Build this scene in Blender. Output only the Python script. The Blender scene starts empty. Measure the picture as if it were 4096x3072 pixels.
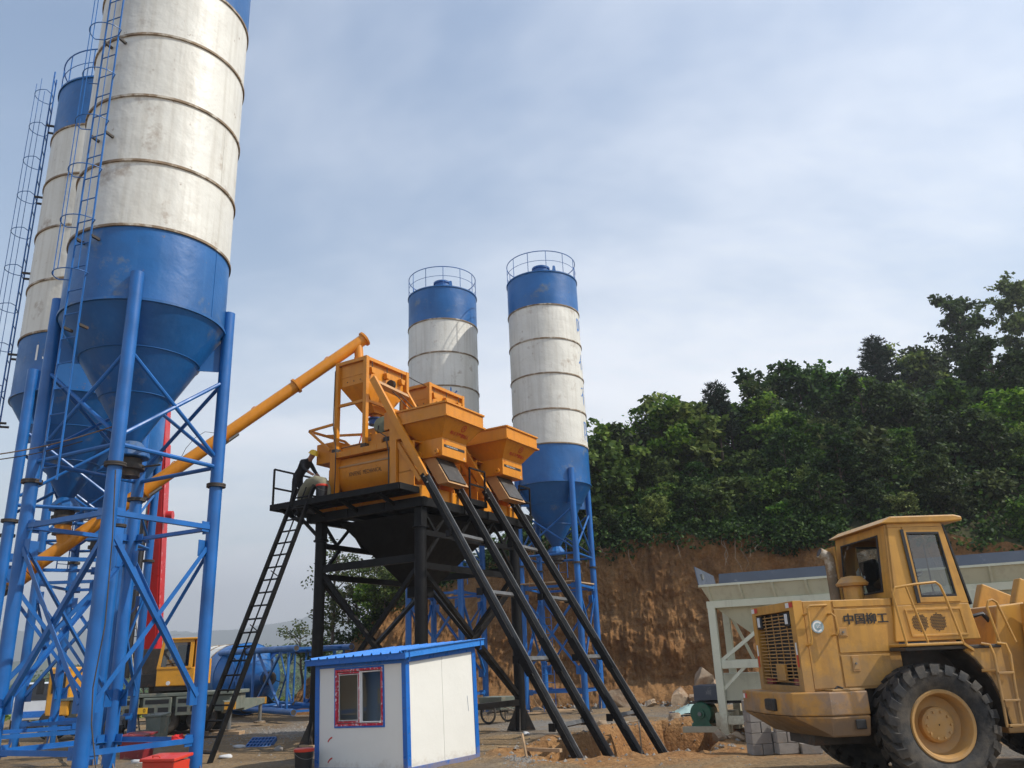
import bpy, math, random
from mathutils import Vector, Matrix, noise
V = Vector
random.seed(7)
SC = bpy.context.scene
COL = SC.collection
rad = math.radians

# ---------------------------------------------------------------- camera
FPX, CX, CY, CAMH = 3300.0, 2048.0, 1536.0, 1.85      # in pixels of the 4096 x 3072 photograph
_up = V(((1640 - CX) / FPX, (CY + 8200) / FPX, -1)).normalized()
_fw = V((0, 0, -1)); _Y = (_fw - _up * _fw.dot(_up)).normalized(); _X = _Y.cross(_up)
RC = Matrix((_X, _Y, _up))
CAM = V((0, 0, CAMH))
cam = bpy.data.cameras.new('camera')
cam.sensor_width = 36; cam.sensor_fit = 'HORIZONTAL'; cam.lens = FPX / 4096 * 36
cam.clip_start = 0.1; cam.clip_end = 20000
camo = bpy.data.objects.new('camera', cam); COL.objects.link(camo)
camo.matrix_world = Matrix.Translation(CAM) @ RC.to_4x4()
SC.camera = camo

def ray(u, v): return RC @ V(((u - CX) / FPX, -(v - CY) / FPX, -1))
def G(u, v, z=0.0):
    d = ray(u, v); return CAM + d * ((z - CAMH) / d.z)
def D(u, v, y):
    d = ray(u, v); return CAM + d * (y / d.y)

# ---------------------------------------------------------------- sky, sun, exposure
SUN = V((.974 * math.cos(rad(46)), -.227 * math.cos(rad(46)), math.sin(rad(46)))).normalized()
w = bpy.data.worlds.new('World'); SC.world = w; w.use_nodes = True
nt = w.node_tree; nt.nodes.clear()
def N(t, **k):
    n = nt.nodes.new(t)
    for a, b in k.items(): setattr(n, a, b)
    return n
def MA(op, a, b=None, c=None):
    n = N('ShaderNodeMath', operation=op)
    for i, x in enumerate((a, b, c)):
        if x is None: continue
        if isinstance(x, (int, float)): n.inputs[i].default_value = x
        else: nt.links.new(x, n.inputs[i])
    return n.outputs[0]
out = N('ShaderNodeOutputWorld'); bg = N('ShaderNodeBackground'); bg.inputs[1].default_value = 0.15
sky = N('ShaderNodeTexSky', sky_type='NISHITA'); sky.sun_disc = False
sky.sun_elevation = rad(46); sky.sun_rotation = math.atan2(SUN.x, SUN.y)
sky.altitude = 200; sky.air_density = 1.5; sky.dust_density = .6; sky.ozone_density = 1.8
tc = N('ShaderNodeTexCoord'); sep = N('ShaderNodeSeparateXYZ'); nt.links.new(tc.outputs['Generated'], sep.inputs[0])
zz = MA('ADD', MA('MAXIMUM', sep.outputs[2], 0.0), 0.16)
cxn = MA('DIVIDE', sep.outputs[0], zz); cyn = MA('DIVIDE', sep.outputs[1], zz)
cmb = N('ShaderNodeCombineXYZ'); nt.links.new(cxn, cmb.inputs[0]); nt.links.new(cyn, cmb.inputs[1])
def cloud(scale, rot, stretch, lo, hi, det, seed):
    mp = N('ShaderNodeMapping'); mp.inputs['Rotation'].default_value = (0, 0, rad(rot)); mp.inputs['Scale'].default_value = (stretch, 1, 1)
    mp.inputs['Location'].default_value = (seed, seed * .7, 0)
    nt.links.new(cmb.outputs[0], mp.inputs[0])
    nz = N('ShaderNodeTexNoise'); nz.inputs['Scale'].default_value = scale; nz.inputs['Detail'].default_value = det; nz.inputs['Roughness'].default_value = .56
    nz.inputs['Distortion'].default_value = .35
    nt.links.new(mp.outputs[0], nz.inputs[0])
    mr = N('ShaderNodeMapRange', interpolation_type='SMOOTHSTEP'); mr.inputs[1].default_value = lo; mr.inputs[2].default_value = hi
    nt.links.new(nz.outputs[0], mr.inputs[0]); return mr.outputs[0]
c1 = cloud(.55, 25, .85, .38, .70, 6, 3.1)       # broad soft banks
c2 = cloud(1.7, 28, .28, .47, .75, 8, 8.2)      # thin streaks
hz = MA('POWER', MA('SUBTRACT', 1.0, MA('MAXIMUM', sep.outputs[2], 0.0)), 2.6)   # haze towards the horizon, all round
cf = MA('MINIMUM', MA('ADD', MA('ADD', MA('MULTIPLY', c1, .78), MA('MULTIPLY', c2, .20)), MA('ADD', MA('MULTIPLY', hz, .66), .05)), .97)
mx = N('ShaderNodeMix', data_type='RGBA'); nt.links.new(cf, mx.inputs[0]); hsv = N('ShaderNodeHueSaturation'); hsv.inputs['Saturation'].default_value = 1.2; nt.links.new(sky.outputs[0], hsv.inputs['Color']); nt.links.new(hsv.outputs[0], mx.inputs[6])
mx.inputs[7].default_value = (7.7, 7.95, 8.45, 1)
nt.links.new(mx.outputs[2], bg.inputs[0]); nt.links.new(bg.outputs[0], out.inputs[0])

sl = bpy.data.lights.new('sun', 'SUN'); sl.energy = 4.8; sl.angle = rad(.55); sl.color = (1, .95, .86)
so = bpy.data.objects.new('sun', sl); COL.objects.link(so); so.rotation_euler = SUN.to_track_quat('Z', 'Y').to_euler(); so.location = SUN * 60
SC.view_settings.view_transform = 'Standard'; SC.view_settings.look = 'None'; SC.view_settings.exposure = 0.0; SC.view_settings.gamma = 1
SC.cycles.use_denoising = True
SC.cycles.max_bounces = 6; SC.cycles.diffuse_bounces = 3; SC.cycles.glossy_bounces = 3; SC.cycles.transmission_bounces = 5
SC.cycles.transparent_max_bounces = 8; SC.cycles.volume_bounces = 0
SC.cycles.caustics_reflective = False; SC.cycles.caustics_refractive = False

# ---------------------------------------------------------------- materials (procedural)
MATS = {}
def mat(name, col, rough=.5, metal=0.0, var=.12, scale=1.5, dirt=None, dscale=2.0, dlo=.55, dhi=.72, damt=.8, streak=None, slo=.55, shi=.8,
        bump=.0, bscale=8.0, spec=.5, col2=None, dust=None, mud=None, chips=None, wave=.0):
    m = bpy.data.materials.new(name); m.use_nodes = True; t = m.node_tree; n = t.nodes; L = t.links
    b = n['Principled BSDF']; b.inputs['Roughness'].default_value = rough; b.inputs['Metallic'].default_value = metal
    b.inputs['Specular IOR Level'].default_value = spec
    tcn = n.new('ShaderNodeTexCoord'); oi = n.new('ShaderNodeObjectInfo')
    va = n.new('ShaderNodeVectorMath'); va.operation = 'MULTIPLY_ADD'
    L.new(oi.outputs['Random'], va.inputs[0]); va.inputs[1].default_value = (37, 53, 71); L.new(tcn.outputs['Object'], va.inputs[2])
    def nz(sc, det=6, vec=None, ro=.55):
        q = n.new('ShaderNodeTexNoise'); q.inputs['Scale'].default_value = sc; q.inputs['Detail'].default_value = det; q.inputs['Roughness'].default_value = ro
        L.new(vec or va.outputs[0], q.inputs[0]); return q.outputs[0]
    def rng(x, a, c, d=0.0, e=1.0):
        q = n.new('ShaderNodeMapRange'); q.inputs[1].default_value = a; q.inputs[2].default_value = c; q.inputs[3].default_value = d; q.inputs[4].default_value = e
        L.new(x, q.inputs[0]); return q.outputs[0]
    def mixc(f, a, c):
        q = n.new('ShaderNodeMix'); q.data_type = 'RGBA'
        for i, x in ((0, f), (6, a), (7, c)):
            if hasattr(x, 'links') or hasattr(x, 'is_linked'): L.new(x, q.inputs[i])
            elif i: q.inputs[i].default_value = (*x, 1)
            else: q.inputs[i].default_value = x
        return q.outputs[2]
    lo = tuple(max(0, c * (1 - var)) for c in col); hi = tuple(min(1, c * (1 + var)) for c in (col2 or col))
    cur = mixc(rng(nz(scale), .3, .7), lo, hi)
    if streak:
        mp = n.new('ShaderNodeMapping'); mp.inputs['Scale'].default_value = (7, 7, .35); L.new(va.outputs[0], mp.inputs[0])
        f = n.new('ShaderNodeMath'); f.operation = 'MULTIPLY'; L.new(rng(nz(1.0, 5, mp.outputs[0]), slo, shi), f.inputs[0]); f.inputs[1].default_value = .55
        cur = mixc(f.outputs[0], cur, streak)
    if dirt:
        f = n.new('ShaderNodeMath'); f.operation = 'MULTIPLY'; L.new(rng(nz(dscale, 9, None, .68), dlo, dhi), f.inputs[0]); f.inputs[1].default_value = damt
        cur = mixc(f.outputs[0], cur, dirt)
    def mul(a, c):
        q = n.new('ShaderNodeMath'); q.operation = 'MULTIPLY'
        for i, x in enumerate((a, c)):
            if isinstance(x, (int, float)): q.inputs[i].default_value = x
            else: L.new(x, q.inputs[i])
        return q.outputs[0]
    if chips:      # small flaked spots
        cur = mixc(mul(rng(nz(chips[1], 6, None, .75), chips[2], chips[2] + .05), .85), cur, chips[0])
    if dust:       # settled dust on upward faces
        g = n.new('ShaderNodeNewGeometry'); sp = n.new('ShaderNodeSeparateXYZ'); L.new(g.outputs['Normal'], sp.inputs[0])
        cur = mixc(mul(mul(rng(sp.outputs[2], .45, .95), rng(nz(scale * 3 + 1, 7), .30, .62)), dust[1]), cur, dust[0])
    if mud:        # splashes that thin out upwards
        sp = n.new('ShaderNodeSeparateXYZ'); L.new(tcn.outputs['Object'], sp.inputs[0])
        q = n.new('ShaderNodeMath'); q.operation = 'SUBTRACT'; L.new(nz(mud[4] if len(mud) > 4 else 5.0, 8, None, .72), q.inputs[0]); L.new(rng(sp.outputs[2], mud[0], mud[1], 0, .62), q.inputs[1])
        cur = mixc(mul(rng(q.outputs[0], .12, .34), mud[3]), cur, mud[2])
    L.new(cur, b.inputs['Base Color'])
    L.new(rng(nz(scale * 2.3), .3, .7, max(.05, rough - .12), min(1, rough + .12)), b.inputs['Roughness'])
    if wave and not bump: bump, bscale = wave, 2.2
    if bump:
        bp = n.new('ShaderNodeBump'); bp.inputs['Strength'].default_value = 1; bp.inputs['Distance'].default_value = bump
        L.new(nz(bscale, 4), bp.inputs['Height']); L.new(bp.outputs[0], b.inputs['Normal'])
    MATS[name] = m; return m
RUST = (.16, .075, .03); DUST = (.34, .26, .17)
mat('silo_white', (.66, .645, .585), .5, var=.07, scale=.7, dirt=(.24, .15, .085), dscale=1.5, dlo=.585, dhi=.74, damt=.75, streak=(.42, .38, .31), slo=.47, shi=.78, chips=((.24, .16, .10), 4.0, .645), bump=.05, bscale=1.2)
mat('silo_blue', (.006, .10, .31), .42, var=.25, scale=.6, dirt=(.27, .24, .10), dscale=1.1, dlo=.58, dhi=.74, damt=.6, streak=(.03, .14, .36), chips=((.20, .13, .06), 4.0, .66), bump=.035, bscale=1.1)
mat('blue_steel', (.006, .105, .35), .42, var=.26, scale=1.2, dirt=(.13, .17, .24), dscale=3, dlo=.62, dhi=.84, damt=.45, streak=(.02, .14, .40), chips=((.17, .10, .05), 6.0, .71), dust=((.20, .21, .22), .3), wave=.006)
mat('flange_rust', (.22, .155, .095), .75, var=.35, scale=2, dirt=(.58, .54, .46), dscale=3, dlo=.50, dhi=.62)
mat('flange_dark', (.045, .037, .03), .7, var=.3, scale=4, dirt=RUST, dscale=5)
mat('orange', (.64, .238, .010), .42, var=.10, scale=1.2, dirt=(.30, .11, .02), dscale=2.5, dlo=.56, dhi=.82, damt=.55, streak=(.44, .15, .015), slo=.5, shi=.8, chips=((.16, .09, .05), 9.0, .70), dust=((.42, .33, .22), .45), wave=.008)
mat('orange_grey', (.46, .25, .10), .6, var=.14, scale=2, dirt=(.2, .15, .1), dscale=3, dust=((.4, .34, .26), .5))
mat('black_steel', (.0065, .006, .006), .5, var=.35, scale=2.5, dirt=(.032, .027, .023), dscale=2.5, dlo=.58, dhi=.85, damt=.55, spec=.2, chips=((.10, .055, .03), 7.0, .69), dust=((.12, .10, .08), .35))
mat('crossbar_grey', (.085, .085, .085), .5, var=.3, scale=4, dirt=(.2, .19, .18), dscale=4, damt=.5)
mat('dark_plate', (.040, .036, .032), .55, var=.4, scale=1.5, dirt=(.13, .11, .09), dscale=2)
mat('worn_steel', (.20, .20, .19), .5, metal=.5, var=.25, scale=4, dirt=RUST, dscale=4)
mat('loader_yellow', (.56, .285, .050), .45, var=.12, scale=1.6, dirt=(.22, .105, .03), dscale=2.0, dlo=.50, dhi=.78, damt=.7, streak=(.27, .14, .045), slo=.46, shi=.74, chips=((.10, .06, .04), 7.0, .68), dust=((.42, .33, .21), .6), mud=(1.0, 2.5, (.22, .15, .085), .55, 3.2), wave=.007)
mat('loader_worn', (.45, .225, .050), .62, var=.18, scale=2.5, dirt=(.25, .18, .135), dscale=2.0, dlo=.46, dhi=.64, damt=.85, chips=((.30, .27, .25), 5.0, .64), mud=(.6, 1.5, (.17, .115, .07), .8, 3.0), wave=.01)
mat('rim_paint', (.48, .26, .075), .62, var=.2, scale=3, dirt=(.27, .19, .11), dscale=3, dlo=.42, dhi=.66, damt=.75)
mat('rubber', (.024, .024, .024), .82, var=.3, scale=5, dirt=(.15, .12, .085), dscale=2.4, dlo=.44, dhi=.70, damt=.7, bump=.004, bscale=40)
mat('black_plastic', (.012, .012, .013), .45, var=.3, scale=5)
mat('cream_paint', (.62, .62, .48), .45, var=.07, scale=1.2, dirt=(.33, .30, .21), dscale=2.5, dlo=.56, dhi=.80, damt=.55, streak=(.42, .40, .29), chips=((.2, .13, .07), 8.0, .71), mud=(-.1, 1.1, (.30, .21, .12), .6, 4.0), wave=.006)
mat('grey_paint', (.055, .066, .09), .5, var=.12, scale=1.5, dirt=(.3, .3, .3), dscale=3, dlo=.6)
mat('panel_white', (.74, .73, .675), .42, var=.025, scale=1.0, dirt=(.5, .49, .45), dscale=4, dlo=.72, dhi=.9, damt=.4, streak=(.70, .68, .62), slo=.6, shi=.9, mud=(-.05, .40, (.40, .31, .20), .35, 6.0), wave=.010)
mat('trim_blue', (.010, .125, .46), .34, var=.10, scale=2, chips=((.4, .4, .4), 11.0, .72), mud=(-.05, .4, (.3, .22, .13), .6, 6.0), wave=.004)
mat('roof_blue', (.035, .21, .62), .3, var=.08, scale=2, dust=((.4, .38, .34), .35))
mat('window_red', (.50, .015, .04), .3, var=.2, scale=9, dirt=(.75, .72, .75), dscale=16, dlo=.54, dhi=.60, damt=.8)
mat('white_plastic', (.80, .80, .78), .35, var=.03)
mat('red_paint', (.62, .045, .022), .4, var=.12, scale=2, dirt=(.3, .1, .06), dscale=4)
mat('crane_red', (.55, .018, .02), .35, var=.1, scale=1)
mat('dark_red', (.22, .02, .025), .5, var=.15, scale=2, dirt=DUST, dscale=5)
mat('crane_yellow', (.72, .33, .025), .4, var=.08, scale=2, dirt=(.3, .2, .1), dscale=3)
mat('grey_green', (.16, .18, .15), .6, var=.15, scale=3, dirt=DUST, dscale=4)
mat('motor_green', (.015, .10, .055), .38, var=.15, scale=4, dirt=(.03, .03, .03), dscale=4)
mat('motor_olive', (.15, .17, .11), .5, var=.12, scale=4)
mat('valve_blue', (.012, .06, .25), .4, var=.15, scale=5)
mat('wood', (.42, .28, .16), .8, var=.25, scale=4, dirt=(.16, .10, .06), dscale=8, bump=.004, bscale=20)
mat('wood_dark', (.14, .095, .06), .85, var=.3, scale=4, dirt=(.3, .22, .14), dscale=6)
mat('plywood', (.55, .36, .20), .7, var=.12, scale=3, dirt=(.3, .2, .12), dscale=4)
mat('concrete_block', (.27, .25, .23), .9, var=.15, scale=6, dirt=(.36, .27, .18), dscale=4, bump=.006, bscale=30)
mat('stone', (.36, .265, .175), .9, var=.3, scale=2.2, dirt=(.22, .12, .06), dscale=1.6, dlo=.48, dhi=.62, damt=.8, bump=.03, bscale=7)
mat('gravel_stone', (.21, .19, .165), .9, var=.4, scale=9)
mat('tarp_green', (.33, .44, .40), .45, var=.15, scale=3)
mat('canvas', (.22, .205, .135), .9, var=.15, scale=4, bump=.01, bscale=18)
mat('cloth_red', (.60, .02, .02), .8, var=.2, scale=5, bump=.01, bscale=15)
mat('cloth_dark', (.016, .016, .019), .9, var=.25, scale=8)
mat('cloth_grey', (.10, .105, .115), .9, var=.2, scale=8)
mat('skin', (.36, .17, .10), .6, var=.08)
mat('hair', (.012, .010, .009), .7)
mat('helmet_yellow', (.75, .50, .03), .35, var=.05)
mat('lamp_white', (.75, .76, .76), .25, var=.05)
mat('decal_black', (.015, .014, .013), .5, var=.2)
mat('decal_red', (.55, .03, .02), .5, var=.1)
mat('decal_white', (.78, .78, .76), .5, var=.05, dirt=(.5, .48, .44), dscale=6)
mat('decal_blue', (.02, .17, .50), .5, var=.2, dirt=(.7, .69, .65), dscale=2, dlo=.56, dhi=.62)
mat('decal_grey', (.30, .36, .46), .55, var=.1)
mat('teal_grey', (.30, .40, .42), .5, var=.1)
mat('plate_yellow', (.80, .46, .02), .4, var=.05)
mat('crate_blue', (.02, .10, .30), .5, var=.15, scale=4)
mat('bark', (.10, .075, .055), .9, var=.35, scale=4, bump=.02, bscale=10)
mat('root_pale', (.26, .21, .16), .9, var=.3, scale=4)
mat('van_white', (.55, .58, .62), .35, var=.1)
mat('fabric_white', (.55, .55, .55), .9, var=.1)
def glass(name, tint=(.82, .88, .86), tr=.72, rough=.02):
    m = bpy.data.materials.new(name); m.use_nodes = True; t = m.node_tree; n = t.nodes; L = t.links; n.clear()
    o = n.new('ShaderNodeOutputMaterial'); g = n.new('ShaderNodeBsdfGlossy'); g.inputs['Roughness'].default_value = rough
    tr_ = n.new('ShaderNodeBsdfTransparent'); tr_.inputs[0].default_value = (*[c * tr for c in tint], 1)
    f = n.new('ShaderNodeFresnel'); f.inputs[0].default_value = 1.5; mxs = n.new('ShaderNodeMixShader')
    a = n.new('ShaderNodeMath'); a.operation = 'MULTIPLY_ADD'; L.new(f.outputs[0], a.inputs[0]); a.inputs[1].default_value = 1.3; a.inputs[2].default_value = .03
    L.new(a.outputs[0], mxs.inputs[0]); L.new(tr_.outputs[0], mxs.inputs[1]); L.new(g.outputs[0], mxs.inputs[2]); L.new(mxs.outputs[0], o.inputs[0])
    MATS[name] = m; return m
glass('glass'); glass('glass_dark', (.5, .56, .55), .6)
def leafmat(name, c1, c2, c3, transl=.25):
    m = bpy.data.materials.new(name); m.use_nodes = True; t = m.node_tree; n = t.nodes; L = t.links
    b = n['Principled BSDF']; b.inputs['Roughness'].default_value = .62; b.inputs['Specular IOR Level'].default_value = .2
    g = n.new('ShaderNodeNewGeometry'); oi = n.new('ShaderNodeObjectInfo')
    rp = n.new('ShaderNodeValToRGB'); e = rp.color_ramp.elements; e[0].color = (*c1, 1); e[1].color = (*c3, 1); k = e.new(.55); k.color = (*c2, 1)
    L.new(g.outputs['Random Per Island'], rp.inputs[0])
    hs = n.new('ShaderNodeHueSaturation'); L.new(rp.outputs[0], hs.inputs['Color'])
    for s, a, c in (('Hue', .47, .525), ('Value', .7, 1.35), ('Saturation', .8, 1.1)):
        q = n.new('ShaderNodeMapRange'); q.inputs[3].default_value = a; q.inputs[4].default_value = c
        if s == 'Value':
            fr = n.new('ShaderNodeMath'); fr.operation = 'FRACT'; mu = n.new('ShaderNodeMath'); mu.operation = 'MULTIPLY'; mu.inputs[1].default_value = 7.31
            L.new(oi.outputs['Random'], mu.inputs[0]); L.new(mu.outputs[0], fr.inputs[0]); L.new(fr.outputs[0], q.inputs[0])
        else: L.new(oi.outputs['Random'], q.inputs[0])
        L.new(q.outputs[0], hs.inputs[s])
    L.new(hs.outputs[0], b.inputs['Base Color'])
    tl = n.new('ShaderNodeBsdfTranslucent'); L.new(hs.outputs[0], tl.inputs[0]); ms = n.new('ShaderNodeMixShader'); ms.inputs[0].default_value = transl
    L.new(b.outputs[0], ms.inputs[1]); L.new(tl.outputs[0], ms.inputs[2]); L.new(ms.outputs[0], n['Material Output'].inputs[0])
    MATS[name] = m
leafmat('leaf', (.016, .042, .005), (.056, .112, .014), (.15, .23, .036), .35)
leafmat('leaf_light', (.035, .075, .008), (.105, .180, .020), (.24, .32, .05), .35)
leafmat('leaf_dark', (.009, .024, .005), (.026, .058, .010), (.080, .130, .026), .3)
leafmat('needle', (.008, .020, .012), (.015, .032, .018), (.028, .050, .026), .1)
leafmat('leaf_sparse', (.030, .050, .012), (.070, .100, .024), (.14, .14, .05))

# ---------------------------------------------------------------- mesh helpers
def frame_of(d, up=V((0, 0, 1))):
    d = d.normalized()
    if abs(d.dot(up)) > .995: up = V((0, 1, 0)) if abs(d.y) < .9 else V((1, 0, 0))
    x = up.cross(d).normalized(); y = d.cross(x); return x, y, d
class MB:
    def __init__(s): s.v = []; s.f = []
    def add(s, vs, fs):
        o = len(s.v); s.v += [tuple(p) for p in vs]; s.f += [tuple(i + o for i in q) for q in fs]; return s
    def bx(s, x0, x1, y0, y1, z0, z1):
        return s.add([(x, y, z) for z in (z0, z1) for y in (y0, y1) for x in (x0, x1)],
                     [(0, 2, 3, 1), (4, 5, 7, 6), (0, 1, 5, 4), (2, 6, 7, 3), (0, 4, 6, 2), (1, 3, 7, 5)])
    def beam(s, a, b, w_, h, up=V((0, 0, 1))):
        a = V(a); b = V(b); x, y, d = frame_of(b - a, up); vs = []
        for p in (a, b): vs += [p + x * (i * w_ / 2) + y * (j * h / 2) for j in (-1, 1) for i in (-1, 1)]
        return s.add(vs, [(0, 2, 3, 1), (4, 5, 7, 6), (0, 1, 5, 4), (2, 6, 7, 3), (0, 4, 6, 2), (1, 3, 7, 5)])
    def angle(s, a, b, w_, t=.012, up=V((0, 0, 1))):          # an L-section bar
        a = V(a); b = V(b); x, y, d = frame_of(b - a, up); pr = [(0, 0), (w_, 0), (w_, t), (t, t), (t, w_), (0, w_)]
        vs = [p + x * (i - w_ / 2) + y * (j - w_ / 2) for p in (a, b) for i, j in pr]; n = 6
        return s.add(vs, [tuple(range(n))[::-1], tuple(range(n, 2 * n))] + [(i, (i + 1) % n, n + (i + 1) % n, n + i) for i in range(n)])
    def tube(s, a, b, r, n=10, r2=None, cap=True):
        a = V(a); b = V(b); x, y, d = frame_of(b - a); r2 = r if r2 is None else r2; vs = []
        for p, q in ((a, r), (b, r2)): vs += [p + (x * math.cos(k * 2 * math.pi / n) + y * math.sin(k * 2 * math.pi / n)) * q for k in range(n)]
        fs = [(k, (k + 1) % n, n + (k + 1) % n, n + k) for k in range(n)]
        if cap: fs += [tuple(range(n))[::-1], tuple(range(n, 2 * n))]
        return s.add(vs, fs)
    def pipe(s, pts, r, n=8, closed=False, rs=None):
        pts = [V(p) for p in pts]; m = len(pts); vs = []; px = None
        for i, p in enumerate(pts):
            a = pts[(i - 1) % m] if (closed or i) else p; b = pts[(i + 1) % m] if (closed or i < m - 1) else p
            d = (b - a).normalized()
            if px is None: x, y, d = frame_of(d)
            else:
                x = (px - d * px.dot(d)).normalized(); y = d.cross(x)
            px = x; q = rs[i] if rs else r
            vs += [p + (x * math.cos(k * 2 * math.pi / n) + y * math.sin(k * 2 * math.pi / n)) * q for k in range(n)]
        fs = []
        for i in range(m if closed else m - 1):
            j = (i + 1) % m
            fs += [(i * n + k, i * n + (k + 1) % n, j * n + (k + 1) % n, j * n + k) for k in range(n)]
        if not closed: fs += [tuple(range(n))[::-1], tuple(range((m - 1) * n, m * n))]
        return s.add(vs, fs)
    def ring(s, r, z, tr, n=48, k=6, c=(0, 0)):
        return s.pipe([(c[0] + r * math.cos(i * 2 * math.pi / n), c[1] + r * math.sin(i * 2 * math.pi / n), z) for i in range(n)], tr, k, True)
    def lathe(s, prof, n=32, o=V((0, 0, 0)), ax=V((0, 0, 1)), capa=False, capb=False):
        x, y, d = frame_of(V(ax)); o = V(o); vs = []
        for r, z in prof: vs += [o + d * z + (x * math.cos(k * 2 * math.pi / n) + y * math.sin(k * 2 * math.pi / n)) * r for k in range(n)]
        fs = [(i * n + k, i * n + (k + 1) % n, (i + 1) * n + (k + 1) % n, (i + 1) * n + k) for i in range(len(prof) - 1) for k in range(n)]
        if capa: fs.append(tuple(range(n))[::-1])
        if capb: fs.append(tuple(range((len(prof) - 1) * n, len(prof) * n)))
        return s.add(vs, fs)
    def prism(s, poly, ex):
        poly = [V(p) for p in poly]; ex = V(ex); n = len(poly)
        return s.add(poly + [p + ex for p in poly], [tuple(range(n))[::-1], tuple(range(n, 2 * n))] + [(i, (i + 1) % n, n + (i + 1) % n, n + i) for i in range(n)])
    def frustum(s, lo, hi):                                    # lo, hi: lists of four corners
        return s.prism_between(lo, hi)
    def prism_between(s, a, b, cap=True):
        n = len(a); fs = [(i, (i + 1) % n, n + (i + 1) % n, n + i) for i in range(n)]
        if cap: fs += [tuple(range(n))[::-1], tuple(range(n, 2 * n))]
        return s.add(list(a) + list(b), fs)
    def map(s, fn): s.v = [tuple(fn(V(p))) for p in s.v]; return s
    def mesh(s, name, m, smooth=False):
        me = bpy.data.meshes.new(name); me.from_pydata(s.v, [], s.f); me.update()
        if smooth:
            me.polygons.foreach_set('use_smooth', [True] * len(me.polygons)); me.set_sharp_from_angle(angle=rad(38))
        if m: me.materials.append(MATS[m])
        return me
    def build(s, name, m, parent=None, smooth=False, bevel=0, loc=None, fix=True):
        me = s.mesh(name, m, smooth)
        if fix:
            import bmesh
            b = bmesh.new(); b.from_mesh(me); bmesh.ops.recalc_face_normals(b, faces=b.faces); b.to_mesh(me); b.free()
        return place(name, me, parent, loc, bevel)
def place(name, me, parent=None, loc=None, bevel=0, rot=None):
    o = bpy.data.objects.new(name, me); COL.objects.link(o)
    if parent: o.parent = parent
    if loc is not None: o.location = loc
    if rot is not None: o.rotation_euler = rot
    if bevel:
        md = o.modifiers.new('bevel', 'BEVEL'); md.width = bevel; md.segments = 2; md.limit_method = 'ANGLE'; md.angle_limit = rad(40); md.harden_normals = False
    return o
def tag(o, label=None, cat=None, group=None, kind=None):
    if label: o['label'] = label
    if cat: o['category'] = cat
    if group: o['group'] = group
    if kind: o['kind'] = kind
    return o
def thing(name, label, cat, loc=(0, 0, 0), rotz=0, group=None):
    o = bpy.data.objects.new(name, None); COL.objects.link(o); o.location = loc; o.rotation_euler = (0, 0, rotz); o.empty_display_size = .2
    return tag(o, label, cat, group)
def copy_tree(o, parent=None):
    c = o.copy(); COL.objects.link(c); c.parent = parent
    for ch in list(o.children): copy_tree(ch, c)
    return c
def text_mb(txt, size, font=None, depth=0):
    cu = bpy.data.curves.new('lettering', 'FONT'); cu.body = txt; cu.size = size; cu.align_x = 'CENTER'; cu.align_y = 'CENTER'; cu.extrude = depth; cu.resolution_u = 3
    ob = bpy.data.objects.new('lettering', cu); COL.objects.link(ob)
    dg = bpy.context.evaluated_depsgraph_get(); me = bpy.data.meshes.new_from_object(ob.evaluated_get(dg))
    mb = MB(); mb.add([v.co for v in me.vertices], [tuple(p.vertices) for p in me.polygons])
    bpy.data.objects.remove(ob); bpy.data.curves.remove(cu); bpy.data.meshes.remove(me); return mb
def lettering(txt, size, o, ex, ey, m, parent, sx=1.0, name='lettering', bold=0):
    mb = text_mb(txt, size); o = V(o); ex = V(ex).normalized(); ey = V(ey).normalized()
    if bold: mb0 = list(mb.v); fs0 = list(mb.f); n_ = ex.cross(ey)
    mb.map(lambda p: o + ex * p.x * sx + ey * p.y)
    if bold:
        for k, (dx, dy) in enumerate(((bold, 0), (0, bold), (-bold, 0))):
            mb.add([o + ex * (p[0] * sx + dx) + ey * (p[1] + dy) + n_ * .0008 * (k + 1) for p in mb0], fs0)
    return mb.build(name, m, parent, fix=False)
# plant axes: everything on the batching tower is laid out in (s, t, z); s runs along the skip rails, t along the row of mixers
PO = V((-2.53, 21.44, 0)); EA = V((.861, -.508, 0)).normalized(); EB = V((-EA.y, EA.x, 0)); PROT = math.atan2(EA.y, EA.x)
def W(s, t, z): return PO + EA * s + EB * t + V((0, 0, z))
# ================================================================ SETTING
def fbm(x, y, z=0, o=4):
    return noise.fractal(V((x, y, z)), 1.0, 2.0, o)
def sstep(a, b, x):
    t = min(1, max(0, (x - a) / (b - a))); return t * t * (3 - 2 * t)
def lerp(a, b, t): return a + (b - a) * t
def interp(tab, x):
    if x <= tab[0][0]: return tab[0][1]
    for (a, p), (b, q) in zip(tab, tab[1:]):
        if x <= b: return p + (q - p) * (x - a) / (b - a)
    return tab[-1][1]
PIT = [(.1, 17.9), (2.2, 17.9), (4.0, 18.4), (4.05, 20.4), (4.9, 21.6), (5.6, 24), (5.3, 26.3), (3.6, 26.1), (2.5, 24.9), (1.7, 22.9), (.7, 21.1), (-.2, 19.4)]
def pit_sd(x, y):
    d = 1e9; ins = False; n = len(PIT)
    for i in range(n):
        x0, y0 = PIT[i]; x1, y1 = PIT[(i + 1) % n]; dx, dy = x1 - x0, y1 - y0
        t = max(0, min(1, ((x - x0) * dx + (y - y0) * dy) / (dx * dx + dy * dy)))
        d = min(d, math.hypot(x - x0 - t * dx, y - y0 - t * dy))
        if (y0 > y) != (y1 > y) and x < (x1 - x0) * (y - y0) / (y1 - y0) + x0: ins = not ins
    return -d if ins else d
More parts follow.
